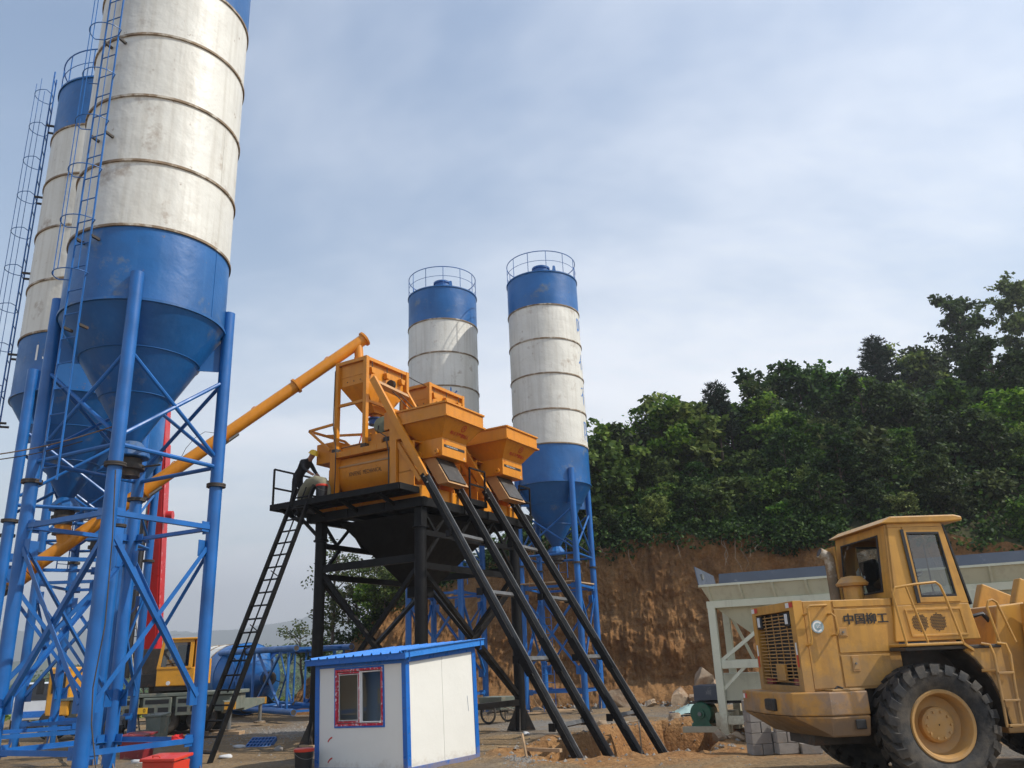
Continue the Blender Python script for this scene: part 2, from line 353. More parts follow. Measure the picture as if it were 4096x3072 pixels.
def gz(x, y):
    if y > 120 or abs(x) > 120 or y < -20: return -.05 - (sstep(48, 150, y) * 22 if x < 60 else 0)
    z = fbm(x * .35, y * .35, 1) * .05 + fbm(x * 1.6, y * 1.6, 5) * .018
    if -3 < x < 9 and 13 < y < 30:
        d = pit_sd(x, y) + fbm(x * 1.1, y * 1.1, 9) * .28 + fbm(x * 4, y * 4, 3) * .05
        if d < 1.6:
            z += (.07 if y < 19.5 else .16) * math.exp(-((d - .35) / .45) ** 2) * (.6 + fbm(x * .9, y * .9, 2))
            z -= 1.7 * sstep(.12, -.42, d)
            if d < .2: z += fbm(x * 2.2, y * 2.2, 7) * .16
    if x > 3 and y < 20: z += .05 * sstep(3, 5, x) * 0
    z -= sstep(52, 120, y) * 16 * (1 if x < 20 else 0)
    return z
def axis(a, b, st, lo, hi):
    n = int((b - a) / st); return lo + [a + (b - a) * i / n for i in range(n + 1)] + hi
gx = axis(-17, 8.5, .16, [-6000, -2500, -1000, -400, -180, -90, -55, -38, -28, -22], [9.5, 11, 13, 16, 20, 26, 36, 60, 120, 400, 1500, 6000])
gy = axis(9, 33, .16, [-1500, -300, -60, -15, 0, 4, 7], [33.5, 34, 35, 36, 37, 38.5, 40, 42, 44, 47, 51, 56, 62, 70, 80, 95, 115, 160, 300, 700, 2000, 8000])
mb = MB(); nx = len(gx)
mb.v = [(x, y, gz(x, y)) for y in gy for x in gx]
mb.f = [(j * nx + i, j * nx + i + 1, (j + 1) * nx + i + 1, (j + 1) * nx + i) for j in range(len(gy) - 1) for i in range(nx - 1)]

def earthmat(name, cols, scale, bump, bs, extra=None):
    m = bpy.data.materials.new(name); m.use_nodes = True; t = m.node_tree; n = t.nodes; L = t.links; b = n['Principled BSDF']
    b.inputs['Roughness'].default_value = .95; b.inputs['Specular IOR Level'].default_value = .15
    tcn = n.new('ShaderNodeTexCoord')
    def nz(sc, det=8, ro=.6, dist=0):
        q = n.new('ShaderNodeTexNoise'); q.inputs['Scale'].default_value = sc; q.inputs['Detail'].default_value = det; q.inputs['Roughness'].default_value = ro
        q.inputs['Distortion'].default_value = dist; L.new(tcn.outputs['Object'], q.inputs[0]); return q.outputs[0]
    def mixc(f, a, c, blend='MIX'):
        q = n.new('ShaderNodeMix'); q.data_type = 'RGBA'; q.blend_type = blend
        for i, x in ((0, f), (6, a), (7, c)):
            if isinstance(x, tuple): q.inputs[i].default_value = (*x, 1)
            elif isinstance(x, (int, float)): q.inputs[i].default_value = x
            else: L.new(x, q.inputs[i])
        return q.outputs[2]
    def rng(x, a, c, d=0.0, e=1.0):
        q = n.new('ShaderNodeMapRange'); q.inputs[1].default_value = a; q.inputs[2].default_value = c; q.inputs[3].default_value = d; q.inputs[4].default_value = e
        L.new(x, q.inputs[0]); return q.outputs[0]
    cur = mixc(rng(nz(scale, 9), .38, .62), cols[0], cols[1])
    cur = mixc(rng(nz(scale * .45, 8, .65, .4), .50, .64), cur, cols[2])
    cur = mixc(rng(nz(scale * 3.1, 8, .7), .56, .72, 0, .7), cur, cols[3])
    if extra: cur = extra(n, L, cur, mixc, rng, nz, tcn)
    fine = nz(scale * 30, 5, .7)
    cur = mixc(1.0, cur, mixc(rng(fine, .3, .7), (.68, .68, .68), (1.25, 1.25, 1.25)), 'MULTIPLY')
    L.new(cur, b.inputs['Base Color'])
    vo = n.new('ShaderNodeTexVoronoi'); vo.inputs['Scale'].default_value = bs; L.new(tcn.outputs['Object'], vo.inputs[0])
    ad = n.new('ShaderNodeMath'); ad.operation = 'MULTIPLY_ADD'; L.new(nz(bs * .35, 9, .7), ad.inputs[0]); ad.inputs[1].default_value = 1.8
    iv = n.new('ShaderNodeMath'); iv.operation = 'SUBTRACT'; iv.inputs[0].default_value = 1.0; L.new(vo.outputs[0], iv.inputs[1]); mm = n.new('ShaderNodeMath'); mm.operation = 'MULTIPLY'; mm.inputs[1].default_value = .5
    L.new(iv.outputs[0], mm.inputs[0]); L.new(mm.outputs[0], ad.inputs[2])
    bp = n.new('ShaderNodeBump'); bp.inputs['Distance'].default_value = bump; L.new(ad.outputs[0], bp.inputs['Height']); L.new(bp.outputs[0], b.inputs['Normal'])
    MATS[name] = m
def gextra(n, L, cur, mixc, rng, nz, tcn):
    # the freshly dug soil of the trench is redder: it follows depth below the yard, not light
    sp = n.new('ShaderNodeSeparateXYZ'); L.new(tcn.outputs['Object'], sp.inputs[0])
    def att(nm):
        q = n.new('ShaderNodeAttribute'); q.attribute_name = nm; return q.outputs['Fac']
    def soft(a, sc):
        q = n.new('ShaderNodeMath'); q.operation = 'ADD'; L.new(att(a), q.inputs[0]); L.new(nz(sc, 8, .7), q.inputs[1]); return rng(q.outputs[0], .82, 1.12)
    cur = mixc(soft('gravel', 1.3), cur, (.21, .20, .185))
    cur = mixc(soft('spoil', 1.1), cur, mixc(rng(nz(1.9, 8, .7), .35, .65), (.25, .125, .05), (.36, .205, .09)))
    cur = mixc(rng(sp.outputs[2], -.06, -.25), cur, mixc(rng(nz(1.4, 8, .7), .35, .65), (.24, .115, .045), (.35, .185, .075)))
    far = rng(sp.outputs[1], 44, 70)
    return mixc(far, cur, (.10, .12, .05))
earthmat('yard_earth', [(.285, .195, .105), (.19, .132, .076), (.175, .158, .137), (.36, .275, .17)], .42, .05, 11, gextra)
earthmat('cut_earth', [(.21, .102, .038), (.28, .150, .062), (.16, .083, .036), (.35, .23, .12)], .40, .16, 1.6)
earthmat('hill_soil', [(.060, .050, .025), (.045, .055, .020), (.075, .055, .03), (.05, .065, .025)], .5, .1, 3)
earthmat('far_green', [(.050, .075, .030), (.075, .10, .040), (.045, .06, .03), (.10, .11, .05)], .02, .1, .3)
GR = mb.build('ground', 'yard_earth', smooth=True, fix=False)
sp_, gr_ = [], []
for x, y, z in mb.v:
    d = pit_sd(x, y) if (-4 < x < 10 and 12 < y < 32) else 9
    sp_.append(.75 * math.exp(-max(0, d) ** 2 / .9) + (.35 if (x > 1 and 15.5 < y < 18) else 0))
    gr_.append(.62 * math.exp(-((x - .6) / 3.2) ** 2 - ((y - 28) / 3.6) ** 2) + .6 * math.exp(-((x + 7.8) / 2.6) ** 2 - ((y - 30) / 3.0) ** 2) + .3 * math.exp(-((x - 7) / 3) ** 2 - ((y - 13) / 4) ** 2))
for nm_, va_ in (('spoil', sp_), ('gravel', gr_)): GR.data.attributes.new(nm_, 'FLOAT', 'POINT').data.foreach_set('value', va_)
tag(GR, 'sandy bare yard of trodden earth and gravel with a dug trench', kind='structure')

# ---- the earth cut behind the silos and the hill above it
CUT = [(60, 23, 3.0), (40, 28.8, 3.6), (25, 32.8, 5.0), (14, 36.0, 6.9), (8, 37.6, 7.3), (4, 38.3, 7.3), (0, 39.0, 7.2), (-3.5, 39.8, 6.6), (-6.5, 40.4, 5.7), (-8.5, 41.0, 4.8), (-10.2, 41.8, 3.6), (-11.6, 43, 2.2), (-12.6, 45, 1.0), (-13.2, 48, .3)]
def cut_at(u):
    u = max(0, min(len(CUT) - 1.0001, u)); i = int(u); f = u - i
    return tuple(lerp(a, b, f) for a, b in zip(CUT[i], CUT[i + 1]))
NU, NV = 900, 110
_arc = [0]
for (a_, b_, _c), (c_, d_, _e) in zip(CUT, CUT[1:]): _arc.append(_arc[-1] + math.hypot(c_ - a_, d_ - b_))
def arc_at(u):
    i = min(len(CUT) - 2, int(u)); return _arc[i] + (_arc[i + 1] - _arc[i]) * (u - i)
def u_at(s):
    for i in range(len(_arc) - 1):
        if s <= _arc[i + 1]: return i + (s - _arc[i]) / (_arc[i + 1] - _arc[i])
    return len(CUT) - 1.0
mb = MB(); topline = []
_sv0, _sv1 = arc_at(3.0) , arc_at(12.2)           # the stretch the camera sees gets most of the columns
UU = [u_at(_sv0 * i / 90) for i in range(90)] + [u_at(_sv0 + (_sv1 - _sv0) * i / (NU - 130)) for i in range(NU - 130)] + [u_at(_sv1 + (_arc[-1] - _sv1) * i / 40) for i in range(41)]
for j in range(NV + 1):
    v = j / NV
    for i in range(NU + 1):
        # even steps along the curve, denser where the camera looks
        u = UU[i]; x, y, h = cut_at(u); x2, y2, _ = cut_at(u + .05); x1, y1, _ = cut_at(u - .05)
        tx, ty = x2 - x1, y2 - y1; l = math.hypot(tx, ty) or 1; nxn, nyn = ty / l, -tx / l       # pointing back into the hill
        if nyn < 0: nxn, nyn = -nxn, -nyn
        lean = interp([(-13, 1.1), (-8, .95), (-4, .75), (0, .40), (4, .20), (10, .15), (60, .15)], x) * h * (v ** 1.15)
        s_ = arc_at(u)
        vh = v * h
        groove = fbm(s_ * .28, vh * .25, 3) * .85 + fbm(s_ * .9, vh * .75, 11) * .42 + fbm(s_ * 2.6, vh * 2.2, 7) * .20 + abs(fbm(s_ * 1.3, vh * .22, 17)) * .32 + (.10 * abs(fbm(s_ * 3.5, vh * .35, 23)) + .10 * fbm(s_ * 6, vh * 5, 29, 3))
        ledge = .45 * sstep(.0, .14, v) * 0
        off = lean - groove * .62 * (.35 + .65 * math.sin(math.pi * min(1, v * .9 + .08))) - ((.9 + .5 * fbm(s_ * .5, 1.7)) * (1 - sstep(0, .16, v)))
        zt = h * v + (fbm(s_ * .3, 4.4) * .5 + fbm(s_ * 1.2, 2.2) * .25) * v - .15 * (1 - v)
        p = (x + nxn * off, y + nyn * off, zt); mb.v.append(p)
        if j == NV: topline.append((p, nxn, nyn, x))
for j in range(NV):
    for i in range(NU): a = j * (NU + 1) + i; mb.f.append((a, a + 1, a + NU + 2, a + NU + 1))
tag(mb.build('earth_bank', 'cut_earth', smooth=True), 'steep raw red brown earth cut behind the silos', kind='structure')
KT = [(-14, .0), (-10, .03), (-6, .08), (0, .18), (4, .30), (10, .52), (20, .76), (30, .95), (42, 1.06), (60, 1.1)]
def hill_h(x, w_): 
    k = interp(KT, x); wp = interp([(-8, 6), (4, 10), (10, 16), (20, 24), (30, 30), (42, 36)], x)
    return k * w_ * (1 - w_ / (2 * wp)) if w_ < 2 * wp else -.5 * k * (w_ - 2 * wp)
mb = MB(); WS = [0, .5, 1.2, 2.2, 3.6, 5.5, 8, 11, 15, 20, 26, 33, 42, 52, 64, 80]
for w_ in WS:
    for p, a, b_, x in topline:
        a2 = a * max(0, 1 - w_ / 30) ; b2 = math.sqrt(max(.05, 1 - a2 * a2))
        X, Y_ = p[0] + a2 * w_, p[1] + b2 * w_
        mb.v.append((X, Y_, p[2] + hill_h(X, w_) + fbm(X * .2, Y_ * .2, 8) * min(1.2, w_ * .12)))
M = len(topline)
for j in range(len(WS) - 1):
    for i in range(M - 1): mb.f.append((j * M + i, j * M + i + 1, (j + 1) * M + i + 1, (j + 1) * M + i))
tag(mb.build('hill', 'hill_soil', smooth=True), 'steep wooded hillside above the earth cut', kind='structure')
def hill_point(x, w_):
    best = min(topline, key=lambda q: abs(q[0][0] - x)); p, a, b_, _ = best
    return V((p[0], p[1] + w_, p[2] + hill_h(p[0], w_)))

# ---- hazy hills on the left horizon
def ridge(name, y0, y1, x0, x1, hf, base, nxx=120, nyy=14, label=''):
    mb = MB()
    for j in range(nyy + 1):
        f = j / nyy
        for i in range(nxx + 1):
            x = x0 + (x1 - x0) * i / nxx; y = y0 + (y1 - y0) * f
            mb.v.append((x, y, base + (hf(x) - base) * math.sin(f * math.pi / 2) ** 1.2 * (1 + .1 * fbm(x * .01, y * .01, 3))))
    for j in range(nyy):
        for i in range(nxx): a = j * (nxx + 1) + i; mb.f.append((a, a + 1, a + nxx + 2, a + nxx + 1))
    return tag(mb.build(name, 'far_green', smooth=True), label, kind='structure')
ridge('far_hills', 2500, 3300, -5200, 1600, lambda x: 190 + 70 * fbm(x * .0011, 1) + 22 * fbm(x * .006, 4) + (-.03 * (x + 1200) if x > -1200 else 0), -40, label='pale grey hills fading into the haze on the left horizon')
ridge('valley_side', 900, 1300, -1900, 300, lambda x: 22 + 16 * fbm(x * .005, 6) + 6 * fbm(x * .025, 2), -24, 160, 12, 'hazy green valley side beyond the yard')
ridge('wooded_rise', 300, 410, -225, 50, lambda x: 2.5 * (3.4 + 2.6 * fbm(x * .02, 9) + (x / 2.5 + 45) * .045), -20, 90, 10, 'low wooded rise beyond the lying silo')
# ================================================================ CEMENT SILOS
SR = 1.61
ZB = [8.9, 10.5, 12.0, 13.6, 15.2, 16.8, 18.42]
def cyl_open(r, z0, z1, n=72):
    return MB().lathe([(r, z0), (r, z1)], n)
def make_silo(label, group):
    R = thing('cement_silo', label, 'silo', group=group)
    for i in range(6):
        cyl_open(SR, ZB[i], ZB[i + 1]).build('shell_course', 'silo_blue' if i in (0, 5) else 'silo_white', R, True)
        # one welded vertical seam on each course
        a = 1.1 + i * 2.3 if i else -.55
        MB().lathe([(SR + .004, ZB[i] + .05), (SR + .004, ZB[i + 1] - .05)], 1)
        c, s = math.cos(a), math.sin(a); mbs = MB().beam((c * SR, s * SR, ZB[i] + .06), (c * SR, s * SR, ZB[i + 1] - .06), .02, .012, V((c, s, 0)))
        mbs.build('weld_seam', 'silo_blue' if i in (0, 5) else 'silo_white', R)
    for i, z in enumerate(ZB):
        m = 'silo_blue' if i in (0, 6) else 'flange_rust'
        MB().lathe([(SR, z - .026), (SR + .036, z - .026), (SR + .036, z + .026), (SR, z + .026)], 72).build('flange_ring', m, R, True)
    MB().lathe([(.17, 6.42), (SR, 8.87)], 72).build('cone', 'silo_blue', R, True)
    for z in (7.3, 8.1):
        r = .17 + (SR - .17) * (z - 6.42) / 2.45; MB().lathe([(r + .004, z - .012), (r + .02, z), (r + .012, z + .012)], 64).build('weld_seam', 'silo_blue', R, True)
    MB().lathe([(SR + .02, 18.45), (.5, 18.62), (.01, 18.64)], 48).build('roof', 'silo_blue', R, True)
    dc = MB().lathe([(.37, 18.55), (.37, 19.22), (.42, 19.24), (.42, 19.32), (.02, 19.40)], 28).build('dust_filter', 'silo_blue', R, True)
    for k in range(2):
        a = 2.2 + k * 2.4; c, s = math.cos(a) * SR, math.sin(a) * SR
        MB().prism([(c - s * .05, s + c * .05, 18.45), (c + s * .05, s - c * .05, 18.45), (c + s * .03, s - c * .03, 18.68), (c - s * .03, s + c * .03, 18.68)], (c * .02, s * .02, 0)).build('lifting_lug', 'blue_steel', R)
    gr = MB().ring(SR - .02, 19.42, .02, 48, 6).build('guard_rail', 'blue_steel', R, True)
    MB().ring(SR - .02, 18.95, .012, 48, 5).build('mid_rail', 'blue_steel', gr, True)
    for k in range(12):
        a = k * math.pi / 6 + .2; c, s = math.cos(a) * (SR - .02), math.sin(a) * (SR - .02)
        MB().tube((c, s, 18.45), (c, s, 19.42), .016, 6).build('rail_post', 'blue_steel', gr)
    # outlet with its butterfly valve
    ov = MB().lathe([(.20, 6.42), (.36, 6.22), (.38, 6.12), (.37, 6.10), (.1, 6.10)], 12).build('outlet_collar', 'silo_blue', R)
    MB().lathe([(.24, 6.08), (.24, 5.96), (.30, 5.95), (.30, 5.86), (.22, 5.85), (.22, 5.72), (.05, 5.72)], 20).build('valve', 'flange_dark', ov, True)
    MB().tube((.2, -.1, 5.9), (.62, -.3, 5.92), .02, 6).build('valve_lever', 'flange_dark', ov)
    # legs
    LRAD = SR + .07; P = []
    for k in range(4):
        a = k * math.pi / 2; x, y = math.cos(a) * LRAD, math.sin(a) * LRAD; P.append((x, y))
        lg = MB().tube((x, y, .02), (x, y, 9.42), .126, 18).build('leg', 'blue_steel', R, True)
        MB().lathe([(.126, -.035), (.19, -.035), (.19, -.006), (.182, -.005), (.182, .005), (.19, .006), (.19, .035), (.126, .035)], 18, V((x, y, 5.58))).build('joint_flange', 'flange_dark', lg, True)
        MB().bx(x - .26, x + .26, y - .26, y + .26, .0, .025).build('base_plate', 'flange_rust', lg)
        for q in range(4):
            b_ = a + q * math.pi / 2 + math.pi / 4; c, s = math.cos(b_), math.sin(b_)
            MB().prism([(x + c * .13, y + s * .13, .025), (x + c * .27, y + s * .27, .025), (x + c * .13, y + s * .13, .34)], (-s * .014, c * .014, 0)).build('gusset', 'flange_rust', lg)
        c, s = math.cos(a), math.sin(a)
        MB().prism([(x - c * .10, y - s * .10, 8.75), (x - c * .62, y - s * .62, 8.05), (x - c * .10, y - s * .10, 8.05)], (-s * .02, c * .02, 0)).build('web_plate', 'silo_blue', lg)
    for k in range(4):
        (x0, y0), (x1, y1) = P[k], P[(k + 1) % 4]; a = V((x0, y0, 0)); b = V((x1, y1, 0)); d = (b - a).normalized(); a = a + d * .12; b = b - d * .12
        nrm = V((d.y, -d.x, 0))
        def zz(p, z): return V((p.x, p.y, z))
        MB().tube(zz(a, 5.97), zz(b, 5.97), .045, 8).build('tie_tube', 'blue_steel', R, True)
        for z in (4.72, .78):
            t_ = MB().angle(zz(a, z), zz(b, z), .092, .012).build('tie_beam', 'blue_steel', R)
            for e, sg in ((a, 1), (b, -1)):
                MB().beam(zz(e, z) + nrm * .02, zz(e + d * sg * .18, z) + nrm * .02, .016, .20).build('cleat', 'blue_steel', t_)
        MB().tube(zz(a, 7.75), zz(b, 6.2), .04, 8).build('brace_tube', 'blue_steel', R, True)
        MB().tube(zz(a, 6.2), zz(b, 7.75), .04, 8).build('brace_tube', 'blue_steel', R, True)
        for s0, s1, o_ in ((4.3, 1.55, .03), (1.55, 4.3, -.03)):
            br = MB().angle(zz(a, s0) + nrm * o_, zz(b, s1) + nrm * o_, .085, .012).build('brace', 'blue_steel', R)
            for e, z, sg in ((a, s0, 1), (b, s1, -1)):
                MB().beam(zz(e, z - .16) + d * sg * .07 + nrm * o_ * 1.6, zz(e, z + .16) + d * sg * .07 + nrm * o_ * 1.6, .2, .014, d.cross(V((0, 0, 1)))).build('cleat', 'blue_steel', br)
    # caged ladder (turned about the silo axis on its own)
    ld = bpy.data.objects.new('ladder', None); COL.objects.link(ld); ld.parent = R; ld.name = 'ladder'
    r0 = SR + .20; z0, z1 = 5.3, 19.3; wl = .19
    for s in (-1, 1):
        MB().tube((r0, s * wl, z0), (r0, s * wl, z1), .02, 6).build('stringer', 'blue_steel', ld)
    rung = MB().tube((0, -wl, 0), (0, wl, 0), .013, 6).mesh('rung', 'blue_steel')
    z = z0 + .25
    while z < z1: place('rung', rung, ld, (r0, 0, z)); z += .5
    hoopm = MB().pipe([(0, -wl, 0)] + [(.36 - .36 * math.cos(q) * 1.0 + 0, -.36 * math.cos(q * 1.0), 0) if False else (.10 + .36 * math.sin(q), -.36 * math.cos(q), 0) for q in [i * math.pi / 14 for i in range(15)]] + [(0, wl, 0)], .011, 5).mesh('cage_hoop', 'blue_steel')
    z = 9.3
    while z < 19: place('cage_hoop', hoopm, ld, (r0, 0, z)); z += 1.15
    for q in (.55, 1.57, 2.6):
        MB().tube((r0 + .10 + .36 * math.sin(q), -.36 * math.cos(q), 9.3), (r0 + .10 + .36 * math.sin(q), -.36 * math.cos(q), 18.9), .009, 5).build('cage_strip', 'blue_steel', ld)
    for zc in (8.3, 10.2, 12.6, 15.0, 17.4):
        for s in (-1, 1):
            MB().beam((SR - .02, s * wl, zc), (r0, s * wl, zc), .05, .05).build('stand_off', 'flange_dark', ld)
    return R, ld
SPOTS = [(-7.75, 16.1, 18, -109, 'towering white and blue cement silo nearest the camera at the left edge'),
         (-11.75, 21.2, 77, -158, 'cement silo behind the nearest one, white 15 stencilled on its blue band'),
         (-13.4, 26.4, 50, 150, 'farthest cement silo of the left trio, mostly hidden, beside the red crane boom'),
         (-3.15, 36.0, 25, 70, 'cement silo rising behind the orange hoppers, lower half hidden by the mixers'),
         (1.57, 34.9, 25, 80, 'cement silo in front of the earth cut, right of the orange hoppers')]
SILO, sld = make_silo(SPOTS[0][4], 'cement silos')
silos = []
for i, (x, y, th, la, lab) in enumerate(SPOTS):
    o = SILO if i == 0 else copy_tree(SILO)
    o.location = (x, y, gz(x, y) - .02); o.rotation_euler = (0, 0, rad(th)); o['label'] = lab
    for c in o.children:
        if c.name.startswith('ladder'): c.rotation_euler = (0, 0, rad(la - th))
    silos.append(o)
o = copy_tree(SILO); o['label'] = 'blue and white cement silo lying on its side behind the black ladder'; o['group'] = 'cement silos'
dirl = V((.6, -.8, -.012)).normalized(); ring = V((-13.35, 42.0, 1.69))       # the foot end points to the camera and right
xl = V((0, 0, 1)).cross(-dirl).normalized(); 
zax = -dirl; xa = V((zax.y, -zax.x, 0)).normalized(); ya = zax.cross(xa)
rm = Matrix((xa, ya, zax)).transposed().to_4x4() @ Matrix.Rotation(rad(45), 4, 'Z')
o.matrix_world = Matrix.Translation(ring - (zax * 8.9)) @ rm
for c in list(o.children):
    if c.name.startswith('ladder'):
        c.rotation_euler = (0, 0, rad(45))
    for g_ in list(c.children):
        if g_.name.startswith(('base_plate', 'gusset')) and c.name.startswith('leg'): bpy.data.objects.remove(g_)
LYING = o
for k in range(4):
    x, y = math.cos(k * math.pi / 2) * (SR + .07), math.sin(k * math.pi / 2) * (SR + .07)
    MB().tube((x, y, .016), (x, y, .019), .108, 18).build('pipe_mouth_shade', 'flange_dark', o)  # dark disc colours in the shade of an open pipe end
# writing on the silos
def on_silo(silo, txt, size, ang, z, m, r=SR + .006, sx=1.0):
    mb = text_mb(txt, size); th = silo.rotation_euler.z; a0 = rad(ang) - th
    mb.map(lambda p: V((r * math.cos(a0 + p.x * sx / r), r * math.sin(a0 + p.x * sx / r), z + p.y)))
    return mb.build('lettering', m, silo, fix=False)
on_silo(silos[1], '15', .62, -99, 9.9, 'decal_white')
for k, ch in enumerate('鸣石有限'):
    on_silo(silos[4], ch, .95, -13, 16.0 - 1.62 * k, 'decal_blue')
on_silo(silos[3], '山水', .8, -88, 13.1, 'decal_blue')
# planks left lying on the tie beams of the right-hand silo
def plank(name, a, b, w_, h, label, m='wood', cat='plank', group=None):
    mb = MB(); a = V(a); b = V(b); c = (a + b) / 2; mb.beam(a - c, b - c, w_, h); return tag(mb.build(name, m, loc=c), label, cat, group)
s4 = silos[4].location
import_l = [((-.02, 34.15, 4.86), (2.12, 33.45, 4.86), 'long pale plank resting on the front tie beam of the right silo'),
            ((2.1, 33.62, 4.84), (2.98, 35.4, 4.86), 'short plank resting on the right tie beam of the right silo')]
for a, b, l in import_l: plank('wood_plank', a, b, .22, .05, l, group='planks on the silo frame')

# ================================================================ SCREW CONVEYOR
sc = thing('screw_conveyor', 'long orange tubular screw conveyor slanting from the left silos up to the mixer tower', 'conveyor', (0, 0, 0))
A0 = V((-12.4, 21.05, 4.55)); A1 = W(-2.72, .85, 11.52)
dd = (A1 - A0).normalized(); Ltot = (A1 - A0).length
MB().tube(A0, A1, .175, 22).build('tube', 'orange', sc, True)
x_, y_, _d = frame_of(dd)
for f in (.02, .30, .53, .76, .995):
    p = A0 + dd * Ltot * f
    fl = MB().lathe([(.17, -.03), (.235, -.03), (.235, .03), (.17, .03)], 22, p, dd, True, True).build('pipe_flange', 'orange', sc, True)
for f in (.38, .62, .86):
    p = A0 + dd * Ltot * f + V((0, 0, .17)); mbx = MB().pipe([p + dd * .09 * math.cos(q) + V((0, 0, .09 * math.sin(q))) for q in [i * math.pi / 8 for i in range(9)]], .014, 6); mbx.build('lifting_eye', 'orange', sc, True)
for f in (.31, .535):
    p = A0 + dd * Ltot * f - y_ * .2; MB().beam(p - dd * .3, p + dd * .3, .16, .05).build('clamp', 'worn_steel', sc)
p = A1 - dd * .30
MB().tube(p, p + V((.05, -.02, -.52)), .135, 18).build('discharge_spout', 'orange', sc, True)
MB().tube(p + V((.05, -.02, -.49)), p + V((.05, -.02, -.53)), .155, 18).build('spout_flange', 'orange', sc, True)
p = A0 + dd * 1.0; q = V((-11.75, 21.2, 5.72))
MB().tube(p + V((0, 0, .0)), q, .17, 18, .20).build('inlet_neck', 'orange', sc, True)
MB().tube(q + V((0, 0, -.28)), q + V((0, 0, -.22)), .23, 18).build('inlet_flange', 'flange_dark', sc, True)
e = A0 - dd * .02
gb = MB().tube(e, e - dd * .3, .24, 16).build('gearbox', 'orange', sc, True)
MB().tube(e - dd * .3 + y_ * .0, e - dd * .5, .13, 12).build('coupling', 'orange', gb, True)
MB().tube(e - dd * .5, e - dd * 1.05, .17, 14).build('motor', 'flange_dark', gb, True)
for k in range(10):
    a = k * math.pi / 5; MB().beam(e - dd * .52 + (x_ * math.cos(a) + y_ * math.sin(a)) * .18, e - dd * 1.02 + (x_ * math.cos(a) + y_ * math.sin(a)) * .18, .012, .04).build('cooling_fin', 'flange_dark', gb)
MB().pipe([A0 + dd * (Ltot * f) + V((0, 0, .19 + h)) for f, h in ((.40, 0), (.415, .22), (.44, .35), (.47, .33), (.5, .1), (.52, 0))], .008, 5).build('cable', 'flange_dark', sc)
# ================================================================ BATCHING TOWER: black support frame
BS = 'black_steel'
TF = thing('support_frame', 'tall black steel support frame on four round columns carrying both orange mixers', 'steel frame', PO, PROT)
CS, CT = (-3.6, -.1), (.13, 4.85)
for s in CS:
    for t in CT:
        c = MB().tube((s, t, .03), (s, t, 5.35), .155, 22).build('column', BS, TF, True)
        MB().bx(s - .12, s + .12, t - .12, t + .12, 5.35, 5.84).build('column_head', BS, c)
        MB().bx(s - .3, s + .3, t - .3, t + .3, 0, .03).build('base_plate', 'flange_dark', c)
        for q in range(4):
            a = q * math.pi / 2 + .4; cx_, sy_ = math.cos(a), math.sin(a)
            MB().prism([(s + cx_ * .15, t + sy_ * .15, .03), (s + cx_ * .42, t + sy_ * .42, .03), (s + cx_ * .15, t + sy_ * .15, .62)], (-sy_ * .016, cx_ * .016, 0)).build('gusset', 'flange_dark', c)
        MB().lathe([(.155, -.02), (.21, -.02), (.21, .02), (.155, .02)], 22, V((s, t, 5.33))).build('collar', BS, c, True)
def fb(a, b, w_=.14, h=.18, n='beam'): return MB().beam(a, b, w_, h).build(n, BS, TF)
for t in (-.02, 1.9, 3.1, 5.15): fb((-3.95, t, 5.96), (.18, t, 5.96), .16, .24, 'main_beam')
for s in (-3.88, -2.5, -1.2, .08): fb((s, -.12, 5.965), (s, 5.3, 5.965), .14, .22, 'joist')
for s in CS:
    fb((s, .2, 5.2), (s, 4.8, 5.2), .12, .14, 'truss_chord')
    n = 8
    for k in range(n):
        t0 = .2 + 4.6 * k / n; t1 = .2 + 4.6 * (k + 1) / n
        fb((s, t0, 5.26 if k % 2 else 5.84), (s, t1, 5.84 if k % 2 else 5.26), .07, .07, 'truss_diagonal')
for t in CT:
    fb((-3.5, t, 4.55), (-.2, t, 4.55), .10, .20, 'tie_beam')
    fb((-3.5, t, 4.42), (-.2, t, .95), .11, .11, 'brace'); fb((-3.5, t + .12, .95), (-.2, t + .12, 4.42), .11, .11, 'brace')
for s in CS:
    fb((s, .25, 4.35), (s, 4.75, 4.35), .10, .16, 'tie_beam'); fb((s, .25, .78), (s, 4.75, .78), .12, .16, 'tie_beam')
    fb((s, .25, 4.2), (s, 4.75, 1.0), .11, .11, 'brace'); fb((s + .12, .25, 1.0), (s + .12, 4.75, 4.2), .11, .11, 'brace')
    for t, q in ((.9, .25), (4.1, 4.75)): fb((s, t, 5.15), (s, q, 4.45), .08, .08, 'knee_brace')
# funnel under the deck
MB().prism_between([(-3.25, .5, 5.82), (-.45, .5, 5.82), (-.45, 4.5, 5.82), (-3.25, 4.5, 5.82)][::-1], [(-2.15, 2.1, 4.05), (-1.6, 2.1, 4.05), (-1.6, 2.8, 4.05), (-2.15, 2.8, 4.05)][::-1]).build('discharge_funnel', BS, TF)
MB().bx(-2.12, -1.63, 2.15, 2.75, 3.75, 4.05).build('discharge_chute', BS, TF)
MB().bx(-3.7, -.1, .1, 5.05, 6.07, 6.10).build('deck_plate', BS, TF)
